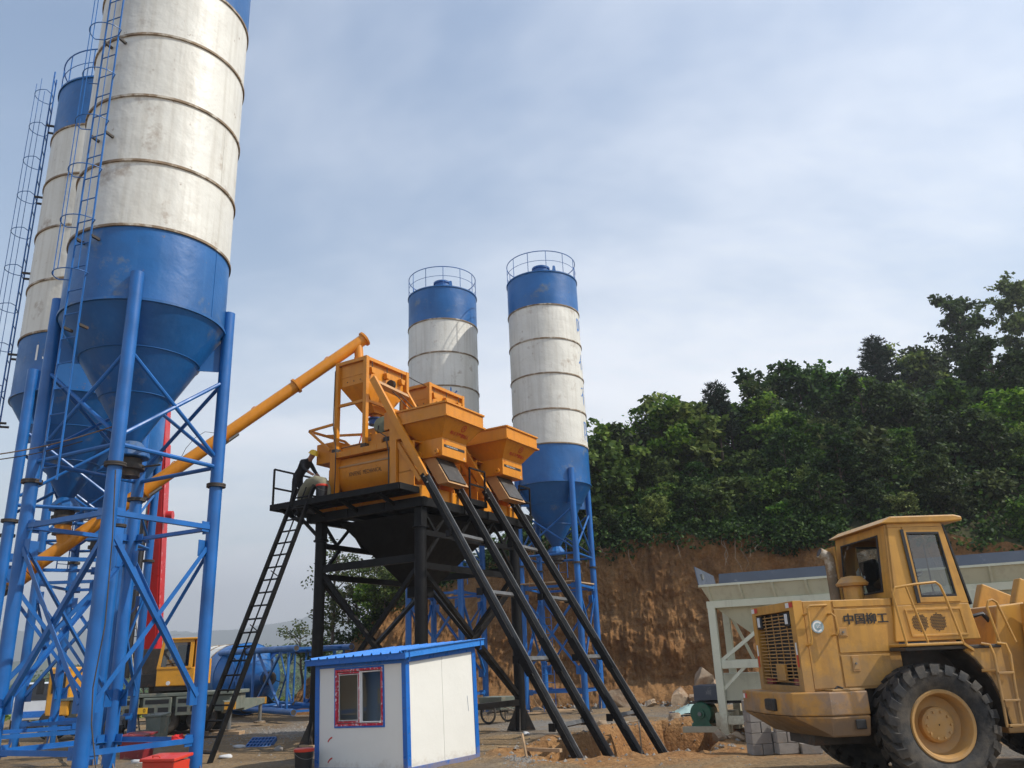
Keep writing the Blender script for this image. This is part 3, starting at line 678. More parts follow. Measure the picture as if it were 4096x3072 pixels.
# walkways
def walkway(n, s0, s1, t0, t1, z=6.32):
    w_ = MB().bx(s0, s1, t0, t1, z - .04, z).build(n, BS, TF)
    for a, b in (((s0, t0), (s1, t0)), ((s1, t0), (s1, t1)), ((s0, t1), (s1, t1)), ((s0, t0), (s0, t1))):
        MB().beam((*a, z - .05), (*b, z - .05), .06, .16).build('edge_channel', BS, w_)
    return w_
walkway('walkway', -3.7, -.02, -.86, -.06)
walkway('walkway', -4.62, -3.76, -.86, 1.9)
walkway('walkway', -.3, .1, 2.2, 3.05)
walkway('walkway', -3.0, -.1, 5.3, 6.05)
for s in (-4.3, -3.3, -2.1, -.8): fb((s, -.8, 6.2), (s, .1, 5.92), .07, .1, 'bracket')
for t in (.2, 1.6): fb((-4.55, t, 6.2), (-3.7, t, 5.95), .07, .1, 'bracket')
fb((-4.1, -.5, 6.2), (-3.62, .1, 5.4), .07, .09, 'bracket')
def railing(pts, z0=6.3, h=1.08):
    r = MB(); 
    R0 = bpy.data.objects.new('railing', None); COL.objects.link(R0); R0.parent = TF
    for s, t in pts: MB().beam((s, t, z0), (s, t, z0 + h), .045, .045).build('rail_post', BS, R0)
    for (a, b), (c, d) in zip(pts, pts[1:]):
        for z in (z0 + h, z0 + h * .5): MB().beam((a, b, z), (c, d, z), .045, .045).build('rail_bar', BS, R0)
railing([(-4.58, -.82), (-4.58, -.06), (-4.58, .9), (-4.58, 1.86), (-3.8, 1.86)])
railing([(.08, 2.22), (.08, 3.02)], h=.95)
railing([(-.12, 5.35), (-.12, 6.02), (-1.5, 6.02), (-2.9, 6.02)], h=.95)

# ================================================================ MIXERS (two alike)
OR = 'orange'
def make_mixer(label):
    R = thing('concrete_mixer', label, 'mixer', PO, PROT, 'orange concrete mixers on the tower')
    def b(n, x0, x1, y0, y1, z0, z1, m=OR, par=None, bev=.006): return MB().bx(x0, x1, y0, y1, z0, z1).build(n, m, par or R, bevel=bev)
    # skid
    sk = b('skid', -3.74, .0, .0, 2.2, 6.11, 6.42)
    for t in (.45, 1.35): MB().beam((.02, t, 6.11), (.02, t, 6.42), .10, .05).build('stiffener', OR, sk)
    for s in (-3.0, -2.0, -1.0): MB().beam((s, -.02, 6.12), (s, -.02, 6.41), .10, .04).build('stiffener', OR, sk)
    # posts and head beams
    for s in (-3.15, -.95):
        for t in (.12, 2.02): b('post', s - .11, s + .11, t - .10, t + .10, 6.42, 7.80)
    for t in (.12, 2.02): b('head_beam', -3.04, -1.06, t - .09, t + .09, 7.62, 7.79)
    for s in (-3.15, -.95): b('head_beam', s - .10, s + .10, .22, 1.92, 7.60, 7.785)
    # trough: drum body with flat upper flanks
    pr = []
    for k in range(25):
        a = math.pi * (1.0 + k / 24); pr.append((1.07 + .90 * math.cos(a), 7.18 + .76 * math.sin(a)))
    prof = [(.22, 7.60), (.17, 7.36)] + pr + [(1.97, 7.36), (1.92, 7.60)]
    dr = MB().prism([(-3.06, t, z) for t, z in prof], (2.02, 0, 0)).build('drum', OR, R, True)
    MB().beam((-3.05, .165, 7.36), (-1.05, .165, 7.36), .03, .05).build('rib', 'orange_grey', dr)
    for s in (-2.75, -2.2, -1.65, -1.2):
        for z, t in ((7.0, .20), (7.22, .172), (6.78, .32)):
            MB().tube((s, t, z), (s, t - .022, z), .014, 6).build('bolt', OR, dr)
    lm = text_mb('XINFENG  MECHANICAL', .165)
    def onto(p):
        a = math.pi + (.02 - p.y / .82); return V((-2.02 + p.x * .92, 1.07 + .909 * math.cos(a) , 7.10 + p.y * .98))
    lm.map(lambda p: V((-2.06 + p.x * .66, 1.07 - .907 * math.sqrt(max(.05, 1 - ((7.10 + p.y - 7.18) / .767) ** 2)), 7.10 + p.y)))
    lm.build('lettering', 'decal_black', dr, fix=False)
    for s in (-2.75, -1.75): b('anchor_lug', s - .03, s + .03, -.0, .03, 6.42, 6.56, 'black_steel', sk, 0)
    # right end: gear compartments
    ec = b('end_wall', -.84, -.80, .22, 1.92, 6.43, 7.60)
    for t in (.10, .62, 1.25, 1.95): b('end_rib', -.80, -.28, t, t + .03, 6.43, 7.70, OR, ec, 0)
    for z in (6.46, 6.86, 7.28, 7.68): b('end_shelf', -.80, -.30, .10, 1.98, z, z + .03, OR, ec, 0)
    b('nameplate', -.275, -.262, .30, .44, 7.0, 7.26, 'decal_black', ec, 0)
    MB().tube((-.8, .9, 7.1), (-.45, .9, 7.1), .2, 16).build('bearing', 'flange_dark', ec, True)
    MB().tube((-.8, 1.6, 7.1), (-.45, 1.6, 7.1), .2, 16).build('bearing', 'flange_dark', ec, True)
    # left end: drive box, belt guard
    b('drive_box', -3.98, -3.22, .22, 1.5, 7.60, 8.20)
    ew = MB().prism([(-3.3, .25, 6.5), (-3.5, .25, 6.7), (-3.5, .25, 7.35), (-3.3, .25, 7.6)], (0, 1.6, 0)).build('end_wall', OR, R)
    # lid, winch housing, motor, inlet
    b('lid', -3.0, -1.1, .28, 1.86, 7.72, 7.86)
    b('cover', -2.95, -1.5, .20, .24, 7.79, 7.98)
    wb = b('winch_box', -1.95, -1.12, .28, 1.75, 7.86, 8.18); b('gear_housing', -1.9, -1.3, .95, 1.7, 8.18, 8.75); b('control_box', -1.42, -1.16, .2, .62, 8.2, 8.7)
    b('access_slot_shade', -1.5, -1.25, .262, .28, 7.9, 8.02, 'flange_dark', wb, 0)  # dark slab on the winch box paints the shade within a slot
    mo = MB().lathe([(.02, -.34), (.16, -.34), (.22, -.30), (.265, -.24), (.265, .24), (.23, .30), (.10, .32), (.005, .325)], 22, V((-1.72, .62, 8.42)), V((.35, -.94, .08))).build('hoist_motor', 'motor_olive', R, True)
    b('motor_foot', -1.95, -1.5, .40, .85, 8.14, 8.22, 'flange_dark', mo, 0)
    fn = MB().lathe([(.30, 7.86), (.30, 8.0), (.42, 8.18), (.42, 8.22), (.05, 8.24)], 20, V((-2.25, .95, 0))).build('inlet_funnel', 'orange_grey', R, True)
    wf = b('water_box', -2.92, -2.45, 1.05, 1.45, 8.28, 8.66)
    MB().prism_between([(-2.92, 1.05, 8.28), (-2.45, 1.05, 8.28), (-2.45, 1.45, 8.28), (-2.92, 1.45, 8.28)][::-1], [(-2.75, 1.2, 8.08), (-2.6, 1.2, 8.08), (-2.6, 1.32, 8.08), (-2.75, 1.32, 8.08)][::-1]).build('box_hopper', OR, wf)
    for s in (-3.0, -2.36): MB().beam((s, 1.25, 7.86), (s, 1.25, 8.86), .06, .06).build('hanger_post', BS, wf)
    MB().beam((-3.03, 1.25, 8.88), (-2.33, 1.25, 8.88), .06, .06).build('hanger_bar', OR, wf)
    MB().tube((-2.67, 1.25, 7.9), (-2.67, 1.25, 8.1), .07, 10).build('outlet_pipe', 'decal_red', wf, True)
    # maintenance rail to the left
    gr_ = MB().beam((-4.15, .05, 8.62), (-3.2, .05, 8.66), .05, .07).build('side_rail', OR, R)
    MB().beam((-4.15, .05, 8.62), (-4.15, 1.6, 8.62), .05, .07).build('rail_bar', OR, gr_)
    MB().beam((-4.15, .05, 8.62), (-3.3, .05, 7.9), .05, .07).build('rail_strut', OR, gr_)
    MB().beam((-4.15, 1.6, 8.62), (-3.3, 1.6, 7.9), .05, .07).build('rail_strut', OR, gr_)
    MB().beam((-4.1, .7, 8.6), (-2.2, .55, 8.3), .05, .07).build('rail_bar', OR, gr_)
    # tower of the cement scale
    fr = bpy.data.objects.new('scale_frame', None); COL.objects.link(fr); fr.parent = R
    for s in (-3.13, -2.05):
        for t in (.13, 2.0):
            b('frame_post', s - .062, s + .062, t - .062, t + .062, 7.80, 10.56, OR, fr, .004)
            b('foot_clamp', s - .09, s + .09, t - .09, t + .09, 7.795, 7.90, 'flange_dark', fr, 0)
    for t in (.13, 2.0):
        b('frame_bar', -3.08, -2.10, t - .048, t + .048, 10.45, 10.555, OR, fr, .004); b('frame_bar', -3.08, -2.10, t - .04, t + .04, 9.16, 9.24, OR, fr, .004)
    for s in (-3.13, -2.05):
        b('frame_bar', s - .048, s + .048, .18, 1.95, 10.448, 10.553, OR, fr, .004)
    b('frame_bar', -2.09, -2.01, .18, 1.95, 9.16, 9.24, OR, fr, .004)
    hb = MB().bx(-3.075, -2.105, .175, 1.955, 9.78, 10.46).build('scale_hopper', OR, R, bevel=.01)
    MB().prism_between([(-3.075, .175, 9.78), (-2.105, .175, 9.78), (-2.105, 1.955, 9.78), (-3.075, 1.955, 9.78)][::-1], [(-2.66, .74, 9.02), (-2.24, .74, 9.02), (-2.24, 1.32, 9.02), (-2.66, 1.32, 9.02)][::-1]).build('hopper_cone', OR, hb)
    MB().tube((-2.45, 1.03, 9.02), (-2.45, 1.03, 8.92), .15, 18).build('neck', OR, hb, True)
    vv = MB().tube((-2.45, 1.03, 8.92), (-2.45, 1.03, 8.72), .19, 20).build('butterfly_valve', 'valve_blue', hb, True)
    MB().tube((-2.45, 1.03, 8.92), (-2.45, 1.03, 8.88), .235, 20).build('valve_flange', 'valve_blue', hb, True)
    MB().bx(-2.22, -1.96, .95, 1.1, 8.80, 8.90).build('actuator', 'valve_blue', hb)
    for t in (.36, 1.04, 1.74):
        MB().prism([(-2.10, t - .10, 10.24), (-2.10, t + .10, 10.24), (-2.10, t + .06, 10.08), (-2.10, t - .06, 10.08)], (.14, 0, 0)).build('load_cell_lug', OR, hb)
        MB().tube((-2.02, t, 10.12), (-2.02, t, 10.46), .014, 6).build('hanger_rod', 'flange_dark', hb)
    MB().tube((-2.585, 1.45, 10.34), (-2.585, 1.45, 10.66), .16, 18).build('vent', OR, hb, True)
    MB().tube((-2.585, 1.45, 10.62), (-2.585, 1.45, 10.68), .20, 18).build('vent_cap', OR, hb, True)
    # upper part of the skip track
    ut = bpy.data.objects.new('upper_track', None); COL.objects.link(ut); ut.parent = R
    def on(z, t=1.75): return ((6.6 if t > 1 else 6.86) - z) / 1.69
    for t in (.05, 1.75):
        MB().beam((on(9.78, t), t, 9.78), (on(6.62, t), t, 6.62), .10, .20, V((1, 0, 0))).build('track_rail', OR, ut, bevel=.005)
        MB().prism([(on(8.80, t) + .05, t, 8.80), (on(8.80, t) + .05, t, 7.80), (on(7.80, t), t, 7.80)], (0, .03, 0)).build('gusset', OR, ut)
        MB().beam((-.84, t + (.05 if t < 1 else 0), 7.7), (on(6.9, t), t, 6.55), .08, .12).build('track_foot', OR, ut)
    MB().beam((on(9.62, .05), .10, 9.62), (on(9.62), 1.70, 9.62), .13, .16, V((.86, 0, .5))).build('crossbar', 'orange_grey', ut)
    pu = MB().lathe([(.02, -.05), (.15, -.05), (.15, -.03), (.12, -.02), (.12, .02), (.15, .03), (.15, .05), (.02, .05)], 18, V((on(9.62) - .08, 1.04, 9.86)), V((0, 1, 0))).build('pulley', 'flange_dark', ut, True)
    for t in (.86, 1.22):
        MB().tube((on(9.7), t, 9.76), (-.35, t, 8.2), .014, 6).build('hoist_cable', 'flange_dark', ut)
    # wiring and hoses
    for pts_, r_, m_ in (([(-3.05, .02, 6.5), (-3.02, .0, 7.2), (-3.03, .0, 7.9), (-3.2, .05, 8.6), (-3.19, .06, 10.3), (-3.0, .2, 10.5)], .014, 'black_plastic'), ([(-1.72, .32, 8.45), (-1.6, .15, 8.2), (-1.2, .02, 7.95), (-1.08, .0, 7.5), (-1.07, -.0, 6.6)], .016, 'black_plastic'),
                          ([(-2.3, 1.0, 8.85), (-2.0, .8, 8.5), (-1.9, .45, 8.1), (-2.3, .2, 7.95), (-2.9, .1, 7.9)], .012, 'black_plastic'), ([(-2.67, 1.25, 8.66), (-2.5, 1.1, 9.0), (-2.35, .6, 8.9), (-2.3, .3, 8.3), (-2.4, .25, 7.9)], .02, 'decal_red')):
        MB().pipe(pts_, r_, 6).build('hose', m_, R, True)
    for s in (-2.9, -2.45, -2.0, -1.55, -1.2): MB().beam((s, .025, 7.62), (s, .025, 7.79), .02, .012).build('weld_bead', OR, R)
    for s in (-2.8, -2.55, -2.3): MB().tube((s, .175, 9.9), (s, .160, 9.9), .016, 6).build('bolt', 'flange_dark', hb)
    MB().beam((-3.07, .17, 10.08), (-2.11, .17, 10.08), .012, .03).build('weld_bead', OR, hb)
    return R
MX = make_mixer('front orange concrete mixer nearest the ladder, cement scale tower on top')
MX2 = copy_tree(MX); MX2.location = W(0, 3.05, 0); MX2['label'] = 'rear orange concrete mixer on the right, half hidden behind the front hopper'
MB().pipe([W(-2.1, 2.0, 10.5) + (W(-2.3, 4.3, 10.6) - W(-2.1, 2.0, 10.5)) * f + V((0, 0, -.06 * math.sin(f * math.pi))) for f in [i / 8 for i in range(9)]], .014, 6).map(lambda p: p - W(-2.1, 2.0, 10.5)).build('guy_cable', 'flange_dark', loc=W(-2.1, 2.0, 10.5))
tag(bpy.data.objects['guy_cable'], 'thin dark cable strung between the two cement scale towers', 'cable')

def make_skip(label):
    R = thing('skip_hopper', label, 'hopper', PO, PROT, 'orange skip hoppers on the tracks')
    S0, S1, T0, T1 = -.92, .78, .12, 1.94; B0, B1, C0, C1 = -.40, .36, .50, 1.62
    rim = MB().prism_between([(S0, T0, 8.24), (S1, T0, 8.24), (S1, T1, 8.24), (S0, T1, 8.24)], [(S0, T0, 8.60), (S1, T0, 8.60), (S1, T1, 8.60), (S0, T1, 8.60)], False).build('rim', OR, R)
    for z, e in ((8.60, .02), (8.22, .035)):
        for a, c in (((S0 - e, T0 - e), (S1 + e, T0 - e)), ((S1 + e, T0 - e), (S1 + e, T1 + e)), ((S1 + e, T1 + e), (S0 - e, T1 + e)), ((S0 - e, T1 + e), (S0 - e, T0 - e))):
            MB().beam((*a, z), (*c, z), .05, .045).build('rim_bar', OR, rim)
    MB().prism_between([(B0, C0, 7.74), (B1, C0, 7.74), (B1, C1, 7.74), (B0, C1, 7.74)], [(S0, T0, 8.23), (S1, T0, 8.23), (S1, T1, 8.23), (S0, T1, 8.23)], False).build('funnel', OR, R)
    bxm = MB().bx(B0 - .02, B1 + .02, C0 - .02, C1 + .02, 7.25, 7.75).build('lower_box', OR, R, bevel=.008)
    for s, z in ((-.3, 7.36), (.28, 7.36)):
        MB().lathe([(.02, -.06), (.085, -.06), (.085, -.02), (.055, -.02), (.055, .06)], 16, V((s - .05, C0 - .08, z)), V((0, 1, 0))).build('guide_roller', OR, bxm, True)
    # belly gate and apron sliding in the track
    ap = MB().prism([(-.30, .56, 7.25), (.06, .56, 7.25), (.52, .56, 6.50), (.16, .56, 6.50)], (0, .95, 0)).build('apron', 'orange_grey', R)
    MB().prism([(-.24, .62, 7.24), (.075, .62, 7.24), (.50, .62, 6.56), (.30, .62, 6.56)], (0, .80, 0)).map(lambda p: p + V((.02, 0, .012))).build('apron_plate', 'dark_plate', ap)
    # paint marks
    nx_ = V((B1 + .024, 0, 0))
    MB().bx(B1 + .021, B1 + .026, C0 + .06, C1 - .08, 7.50, 7.575).build('name_strip', 'decal_black', bxm)
    lettering('XINFENG MECHANICAL', .05, (B1 + .029, (C0 + C1) / 2 - .12, 7.537), (0, 1, 0), (0, 0, 1), 'decal_white', bxm)
    lettering('JS', .09, (B1 + .025, C0 + .10, 7.68), (0, 1, 0), (0, 0, 1), 'decal_red', bxm)
    lettering('JS', .08, (B1 + .025, C1 - .10, 7.33), (0, 1, 0), (0, 0, 1), 'decal_white', bxm)
    e2 = V((S1 - B1, 0, .49)).normalized(); o2 = V((B1, 1.12, 7.74)) + V((e2.z, 0, -e2.x)) * .006
    lettering('料斗下严禁站人', .125, o2 + e2 * .22, (0, 1, 0), e2, 'decal_red', R, bold=.004)
    cir = MB(); 
    for rr in (.105,):
        pts = [(rr * math.cos(q), rr * math.sin(q)) for q in [i * 2 * math.pi / 28 for i in range(28)]]; pin = [(p * .78, q * .78) for p, q in pts]
        fn = lambda p: o2 + e2 * (.44 + p[1]) + V((0, 1, 0)) * (p[0] + .03)
        cir.add([fn(p) for p in pts] + [fn(p) for p in pin], [(i, (i + 1) % 28, 28 + (i + 1) % 28, 28 + i) for i in range(28)])
    cir.build('warning_mark', 'decal_red', R, fix=False)
    lettering('大', .12, o2 + e2 * .44 + V((0, .03, 0)), (0, 1, 0), e2, 'decal_red', R, bold=.004)
    return R
SK = make_skip('front orange skip hopper with red warning lettering, on the left pair of tracks')
SK2 = copy_tree(SK); SK2.location = W(0, 3.1, 0); SK2['label'] = 'rear orange skip hopper on the right pair of tracks, in front of the right silo'

def make_track(label):
    R = thing('skip_track', label, 'track', PO, PROT, 'black skip tracks')
    on_ = lambda z, t: ((6.6 if t > 1 else 6.86) - z) / 1.69
    for t in (.05, 1.75):
        on = lambda z: on_(z, t)
        rl = MB().beam((on(6.72) - .04, t, 6.70), (on(-1.42), t, -1.44), .11, .13, V((1, 0, .6))).build('rail', BS, R, bevel=.006)
        MB().beam((on(6.7) + .02, t + .03, 6.75), (on(-1.4) + .06, t + .03, -1.36), .04, .135, V((1, 0, .6))).build('running_strip', 'crossbar_grey', rl)
        for z in (6.62, 6.45, 2.1, 1.95): MB().tube((on(z), t - .09, z), (on(z), t + .09, z), .022, 6).build('bolt', 'worn_steel', rl)
        MB().beam((on(2.4), t - .085, 2.4), (on(1.6), t - .085, 1.6), .02, .18, V((1, 0, .6))).build('splice_plate', BS, rl)
    for z in (5.1, 3.6, 2.0, .55, -.75):
        cb = MB().beam((on_(z, 0) - .10, -.03, z - .06), (on_(z, 2) - .10, 1.84, z - .06), .10, .07, V((1, 0, .6))).build('crossbar', 'crossbar_grey', R)
        for t in (-.03, 1.84): MB().bx(on_(z, t) - .2, on_(z, t) - .05, t - .03, t + .03, z - .15, z + .02).build('crossbar_bracket', BS, cb)
    return R
TRK = make_track('left pair of long black inclined skip rails running into the trench')
TRK2 = copy_tree(TRK); TRK2.location = W(0, 2.98, 0); TRK2['label'] = 'right pair of long black inclined skip rails running into the trench'

# ================================================================ access ladder
ld = thing('access_ladder', 'long black steel ladder leaning against the left walkway of the tower', 'ladder', PO, PROT)
fa, fb_ = V((0, -3.55, -.02)), V((0, -.62, 6.75))
for s in (-3.86, -3.2):
    MB().beam(V((s, 0, 0)) + fa, V((s, 0, 0)) + fb_, .05, .12, V((0, 1, 0))).build('stringer', BS, ld)
MB().tube(V((-3.53, .02, .0)) + fa + (fb_ - fa) * .22, V((-3.53, .02, 0)) + fb_, .02, 6).build('middle_rail', BS, ld)
for k in range(20):
    p = fa + (fb_ - fa) * ((k + .7) / 20.6); MB().tube((-3.86, p.y, p.z), (-3.2, p.y, p.z), .024, 6).build('rung', 'black_steel', ld)
for f in (.42, .62):
    p = fa + (fb_ - fa) * f; MB().tube((-3.53, p.y, p.z + .2), (-3.2, p.y, p.z), .014, 5).build('stay', BS, ld)
# ================================================================ WHEEL LOADER
LY = 'loader_yellow'
LRZ = rad(5)
LD = thing('wheel_loader', 'worn yellow wheel loader parked at the right, rear grille and cab towards the camera', 'wheel loader', (5.62, 13.65, gz(5.62, 13.65)), LRZ)
def lb(n, x0, x1, y0, y1, z0, z1, m=LY, par=None, bev=.012): return MB().bx(x0, x1, y0, y1, z0, z1).build(n, m, par or LD, bevel=bev)
def pframe(n, outer, inner, th, m, par):       # flat frame: outer and inner loops of four points, thickness vector
    mb = MB(); th = V(th); o = [V(p) for p in outer]; i = [V(p) for p in inner]
    vs = o + i + [p + th for p in o] + [p + th for p in i]; fs = []
    for k in range(4):
        j = (k + 1) % 4
        fs += [(k, j, 4 + j, 4 + k), (8 + k, 12 + k, 12 + j, 8 + j), (k, 8 + k, 8 + j, j), (4 + k, 4 + j, 12 + j, 12 + k)]
    return mb.add(vs, fs).build(n, m, par, bevel=.004)
def pane(n, pts, m, par): return MB().add([V(p) for p in pts], [(0, 1, 2, 3)]).build(n, m, par, fix=False)
def shrink(pts, k):
    c = sum((V(p) for p in pts), V((0, 0, 0))) / len(pts); return [c + (V(p) - c) * k for p in pts]
hood = lb('hood', -1.56, -.16, -.84, .86, 1.31, 2.56)
# rear frame round the grille
gy0, gy1, gz0, gz1 = -.70, .72, 1.38, 2.44
rf = pframe('grille_frame', [(-1.70, -.87, 1.30), (-1.70, .88, 1.30), (-1.70, .88, 2.57), (-1.70, -.87, 2.57)], [(-1.70, gy0, gz0), (-1.70, gy1, gz0), (-1.70, gy1, gz1), (-1.70, gy0, gz1)], (.145, 0, 0), LY, LD)
MB().bx(-1.575, -1.562, gy0, gy1, gz0, gz1).build('grille_shade', 'black_plastic', rf)  # black sheet puts the shade behind the grille bars into colour
for z in [gz0 + .05 + .05 * k for k in range(20)]:
    mb = MB(); yy = [gy0 + .02 + (gy1 - gy0 - .04) * q / 6 for q in range(7)]
    mb.pipe([(-1.665 + random.uniform(-.008, .008), y, z + random.uniform(-.005, .005)) for y in yy], .0085, 5); mb.build('grille_bar', 'rim_paint', rf)
for y in (-.42, -.14, .14, .44): MB().tube((-1.652, y, gz0 + .1), (-1.652, y, gz1 - .02), .010, 6).build('grille_bar', 'rim_paint', rf)
MB().bx(-1.70, -1.655, -.22, .12, gz0 + .06, gz0 + .30).build('bracket_plate', LY, rf, bevel=.008)
for y in (-.55, .60):
    lh = MB().bx(-1.70, -1.60, y - .10, y + .10, 2.22, 2.42).build('lamp_housing', 'black_plastic', rf, bevel=.01)
    MB().bx(-1.712, -1.70, y - .055, y + .045, 2.25, 2.40).build('tail_lamp', 'lamp_white', lh, bevel=.02)
for y in (-.55, .55): MB().bx(-1.66, -1.60, y - .12, y + .12, gz0 + .01, gz0 + .09).build('tail_reflector', 'dark_red', rf)
def sticker(par, o, ex, ey, w_, h):
    o, ex, ey = V(o), V(ex), V(ey)
    for k, m in ((0, 'decal_white'), (1, 'red_paint')):
        a = o + ex * (w_ * k); n_ = ex.cross(ey) * .003
        MB().prism([a, a + ex * w_, a + ex * w_ + ey * h, a + ey * h], n_).build('reflective_tape', m, par)
sticker(rf, (-1.704, .86, 2.48), (0, -1, 0), (0, 0, 1), .13, .07); sticker(rf, (-1.704, -.60, 2.48), (0, -1, 0), (0, 0, 1), .13, .07)
for y in (.80, -.79): sticker(rf, (-1.704, y + .025, 1.98), (0, 0, -1), (0, -1, 0), .17, .05)
# side panels and their fittings
for sd in (-1, 1):
    yy = -.842 if sd < 0 else .862
    def sp(n, x0, x1, z0, z1):
        return MB().bx(x0, x1, min(yy, yy + sd * .016), max(yy, yy + sd * .016), z0, z1).build(n, LY, hood, bevel=.006)
    sp('corner_panel', -1.545, -1.115, 1.335, 2.555); sp('side_door', -1.085, -.19, 1.81, 2.425); sp('lower_door', -1.085, -.34, 1.345, 1.775); sp('top_strip', -1.085, -.19, 2.455, 2.552)
yo = -.862
lettering('中国柳工', .165, (-.62, yo - .002, 2.265), (1, 0, 0), (0, 0, 1), 'decal_black', hood, sx=1.05, bold=.006)
em = MB().tube((-1.37, -.858, 2.19), (-1.37, -.872, 2.19), .092, 26).build('emblem', 'teal_grey', hood)
MB().add([(-1.37 + r * math.cos(q), -.8735, 2.19 + r * math.sin(q)) for r in (.076, .054) for q in [rad(40 + 280 * i / 20) for i in range(21)]], [(i, i + 1, 22 + i, 21 + i) for i in range(20)]).build('emblem_mark', 'decal_white', em)
lettering('LG', .055, (-1.355, -.874, 2.19), (1, 0, 0), (0, 0, 1), 'decal_white', em, bold=.003)
for x, z, w_, h in ((-1.0, 2.10, .07, .065), (-.88, 1.66, .055, .11)):
    lt = MB().bx(x - w_, x + w_, -.868, -.858, z - h, z + h).build('latch_plate', 'loader_worn', hood, bevel=.006)
    MB().bx(x - w_ * .7, x + w_ * .7, -.872, -.866, z - h * .7, z + h * .7).build('latch_recess', 'rim_paint', lt); MB().tube((x, -.866, z), (x, -.885, z), .016, 10).build('latch_knob', 'worn_steel', lt)
hr = -.98
MB().pipe([(-1.22, -.86, 2.48), (-1.24, hr, 2.485), (-1.50, hr, 2.48), (-1.53, hr, 2.45), (-1.53, hr, 2.38), (-1.56, -.86, 2.36)], .017, 8).build('hand_rail', LY, hood, True)
MB().pipe([(-1.53, hr, 2.38), (-1.535, hr, 1.98), (-1.55, hr, 1.95), (-1.57, -.86, 1.93)], .017, 8).build('hand_rail', LY, hood, True)
MB().pipe([(-1.18, -.86, 2.36), (-1.17, -.96, 2.36), (-1.13, -.97, 2.32), (-1.12, -.97, 2.12), (-1.14, -.96, 2.07), (-1.16, -.86, 2.06)], .017, 8).build('hand_rail', LY, hood, True)
# counterweight
def cwp(k, z, back=0): return [(-.90, -1.12 * k, z), (-1.46, -1.12 * k, z), (-1.90 + back, -.86 * k, z), (-2.03 + back, 0, z), (-1.99 + back, .98 * k, z), (-1.55 + back * .5, 1.15 * k, z), (-.90, 1.12 * k, z)]
cw = MB().prism_between(cwp(1, .985), cwp(1, 1.30)).build('counterweight', 'loader_worn', LD, bevel=.02)
MB().prism_between(cwp(.92, .70, .42), cwp(1.0, .98)).build('counterweight_base', 'loader_worn', cw, bevel=.03)
lb('counterweight_lid', -1.40, -.92, -1.10, 1.10, 1.30, 1.33, LY, cw)
MB().bx(-2.02, -1.92, -.42, -.02, 1.04, 1.21).build('tow_pocket_shade', 'black_plastic', cw, bevel=.02)  # dark block on the face: the pocket's inner shade put into colour
MB().bx(-1.14, -.99, -1.126, -1.10, .80, .93).build('lashing_hole_shade', 'black_plastic', cw, bevel=.03)  # shade of the side hole painted as a black pad
sticker(cw, (-1.70, -.86, 1.20), V((.72, -.69, 0)), (0, 0, 1), .12, .07); sticker(cw, (-1.995, .92, 1.18), V((-.04, -.999, 0)), (0, 0, 1), .09, .07)
for x, y in ((-1.52, -.55), (-1.60, .3), (-1.3, -.98)): MB().pipe([(x, y, 1.33), (x + .05, y + .03, 1.36), (x + .12, y, 1.335)], .015, 6).build('chain_link', 'flange_dark', cw)
# chassis, axles
lb('rear_frame', -1.5, 1.0, -.45, .45, .55, 1.32, 'flange_dark'); MB().tube((0, -.9, .81), (0, .9, .81), .17, 14).build('axle', 'flange_dark', LD, True)
lb('engine_bay', -.9, .9, -.72, .72, 1.0, 1.9, 'flange_dark')
# wheels
def make_wheel(x, y, sgn):
    Rw, hw = .815, .295; ax = V((0, sgn, 0)); c = V((x, y, Rw))
    prof = [(.44, -.20), (.50, -.245), (.60, -.285), (.70, -.29), (.725, -.26), (.737, -.18), (.742, 0), (.737, .18), (.725, .26), (.70, .29), (.60, .285), (.50, .245), (.44, .20)]
    ty = MB().lathe(prof, 56, c, ax)
    NL = 22; X, Y2, Z2 = frame_of(ax)
    for side in (-1, 1):
        for k in range(NL):
            a0 = 2 * math.pi * (k + (.5 if side > 0 else 0)) / NL
            path = [(.0, .0, .815), (.10, .11, .815), (.16, .09, .813), (.27, .21, .80), (.312, .245, .70)]; wdt = .150
            vs = []
            for yy, da, rr in path:
                for e in (0, 1):
                    for r_ in (rr, .715 if yy < .3 else .66):
                        a = a0 + da + e * wdt * (1.05 if yy > .2 else 1)
                        vs.append(c + (X * math.cos(a) + Y2 * math.sin(a)) * r_ + Z2 * yy * side)
            fs = []
            for q in range(len(path) - 1):
                o = q * 4; p_ = o + 4
                fs += [(o, o + 2, p_ + 2, p_), (o, p_, p_ + 1, o + 1), (o + 2, o + 3, p_ + 3, p_ + 2)]
            fs += [(0, 1, 3, 2), (16, 18, 19, 17)]
            ty.add(vs, fs)
    t = ty.build('wheel', 'rubber', LD, True)
    t['label'] = 'large chevron-treaded loader wheel'
    o_ = .0
    MB().lathe([(.455, .20), (.47, .225), (.455, .245), (.42, .235), (.40, .20), (.385, .10), (.37, .02), (.30, .0), (.245, .0)], 48, c, ax).build('rim', 'rim_paint', t, True)
    MB().lathe([(.30, -.02), (.24, .0), (.23, .09), (.20, .115), (.01, .12)], 30, c, ax).build('hub', 'rim_paint', t, True)
    MB().lathe([(.455, -.20), (.46, -.24), (.30, -.15), (.01, -.15)], 24, c, ax).build('inner_dish', 'flange_dark', t, True)
    for k in range(10):
        a = 2 * math.pi * k / 10; p = c + (X * math.cos(a) + Y2 * math.sin(a)) * .175 + Z2 * .115
        MB().tube(p, p + Z2 * .022, .018, 6).build('wheel_bolt', 'rim_paint', t)
    return t
make_wheel(0, -1.10, -1); make_wheel(0, 1.10, 1); make_wheel(3.1, -1.10, -1); make_wheel(3.1, 1.10, 1)
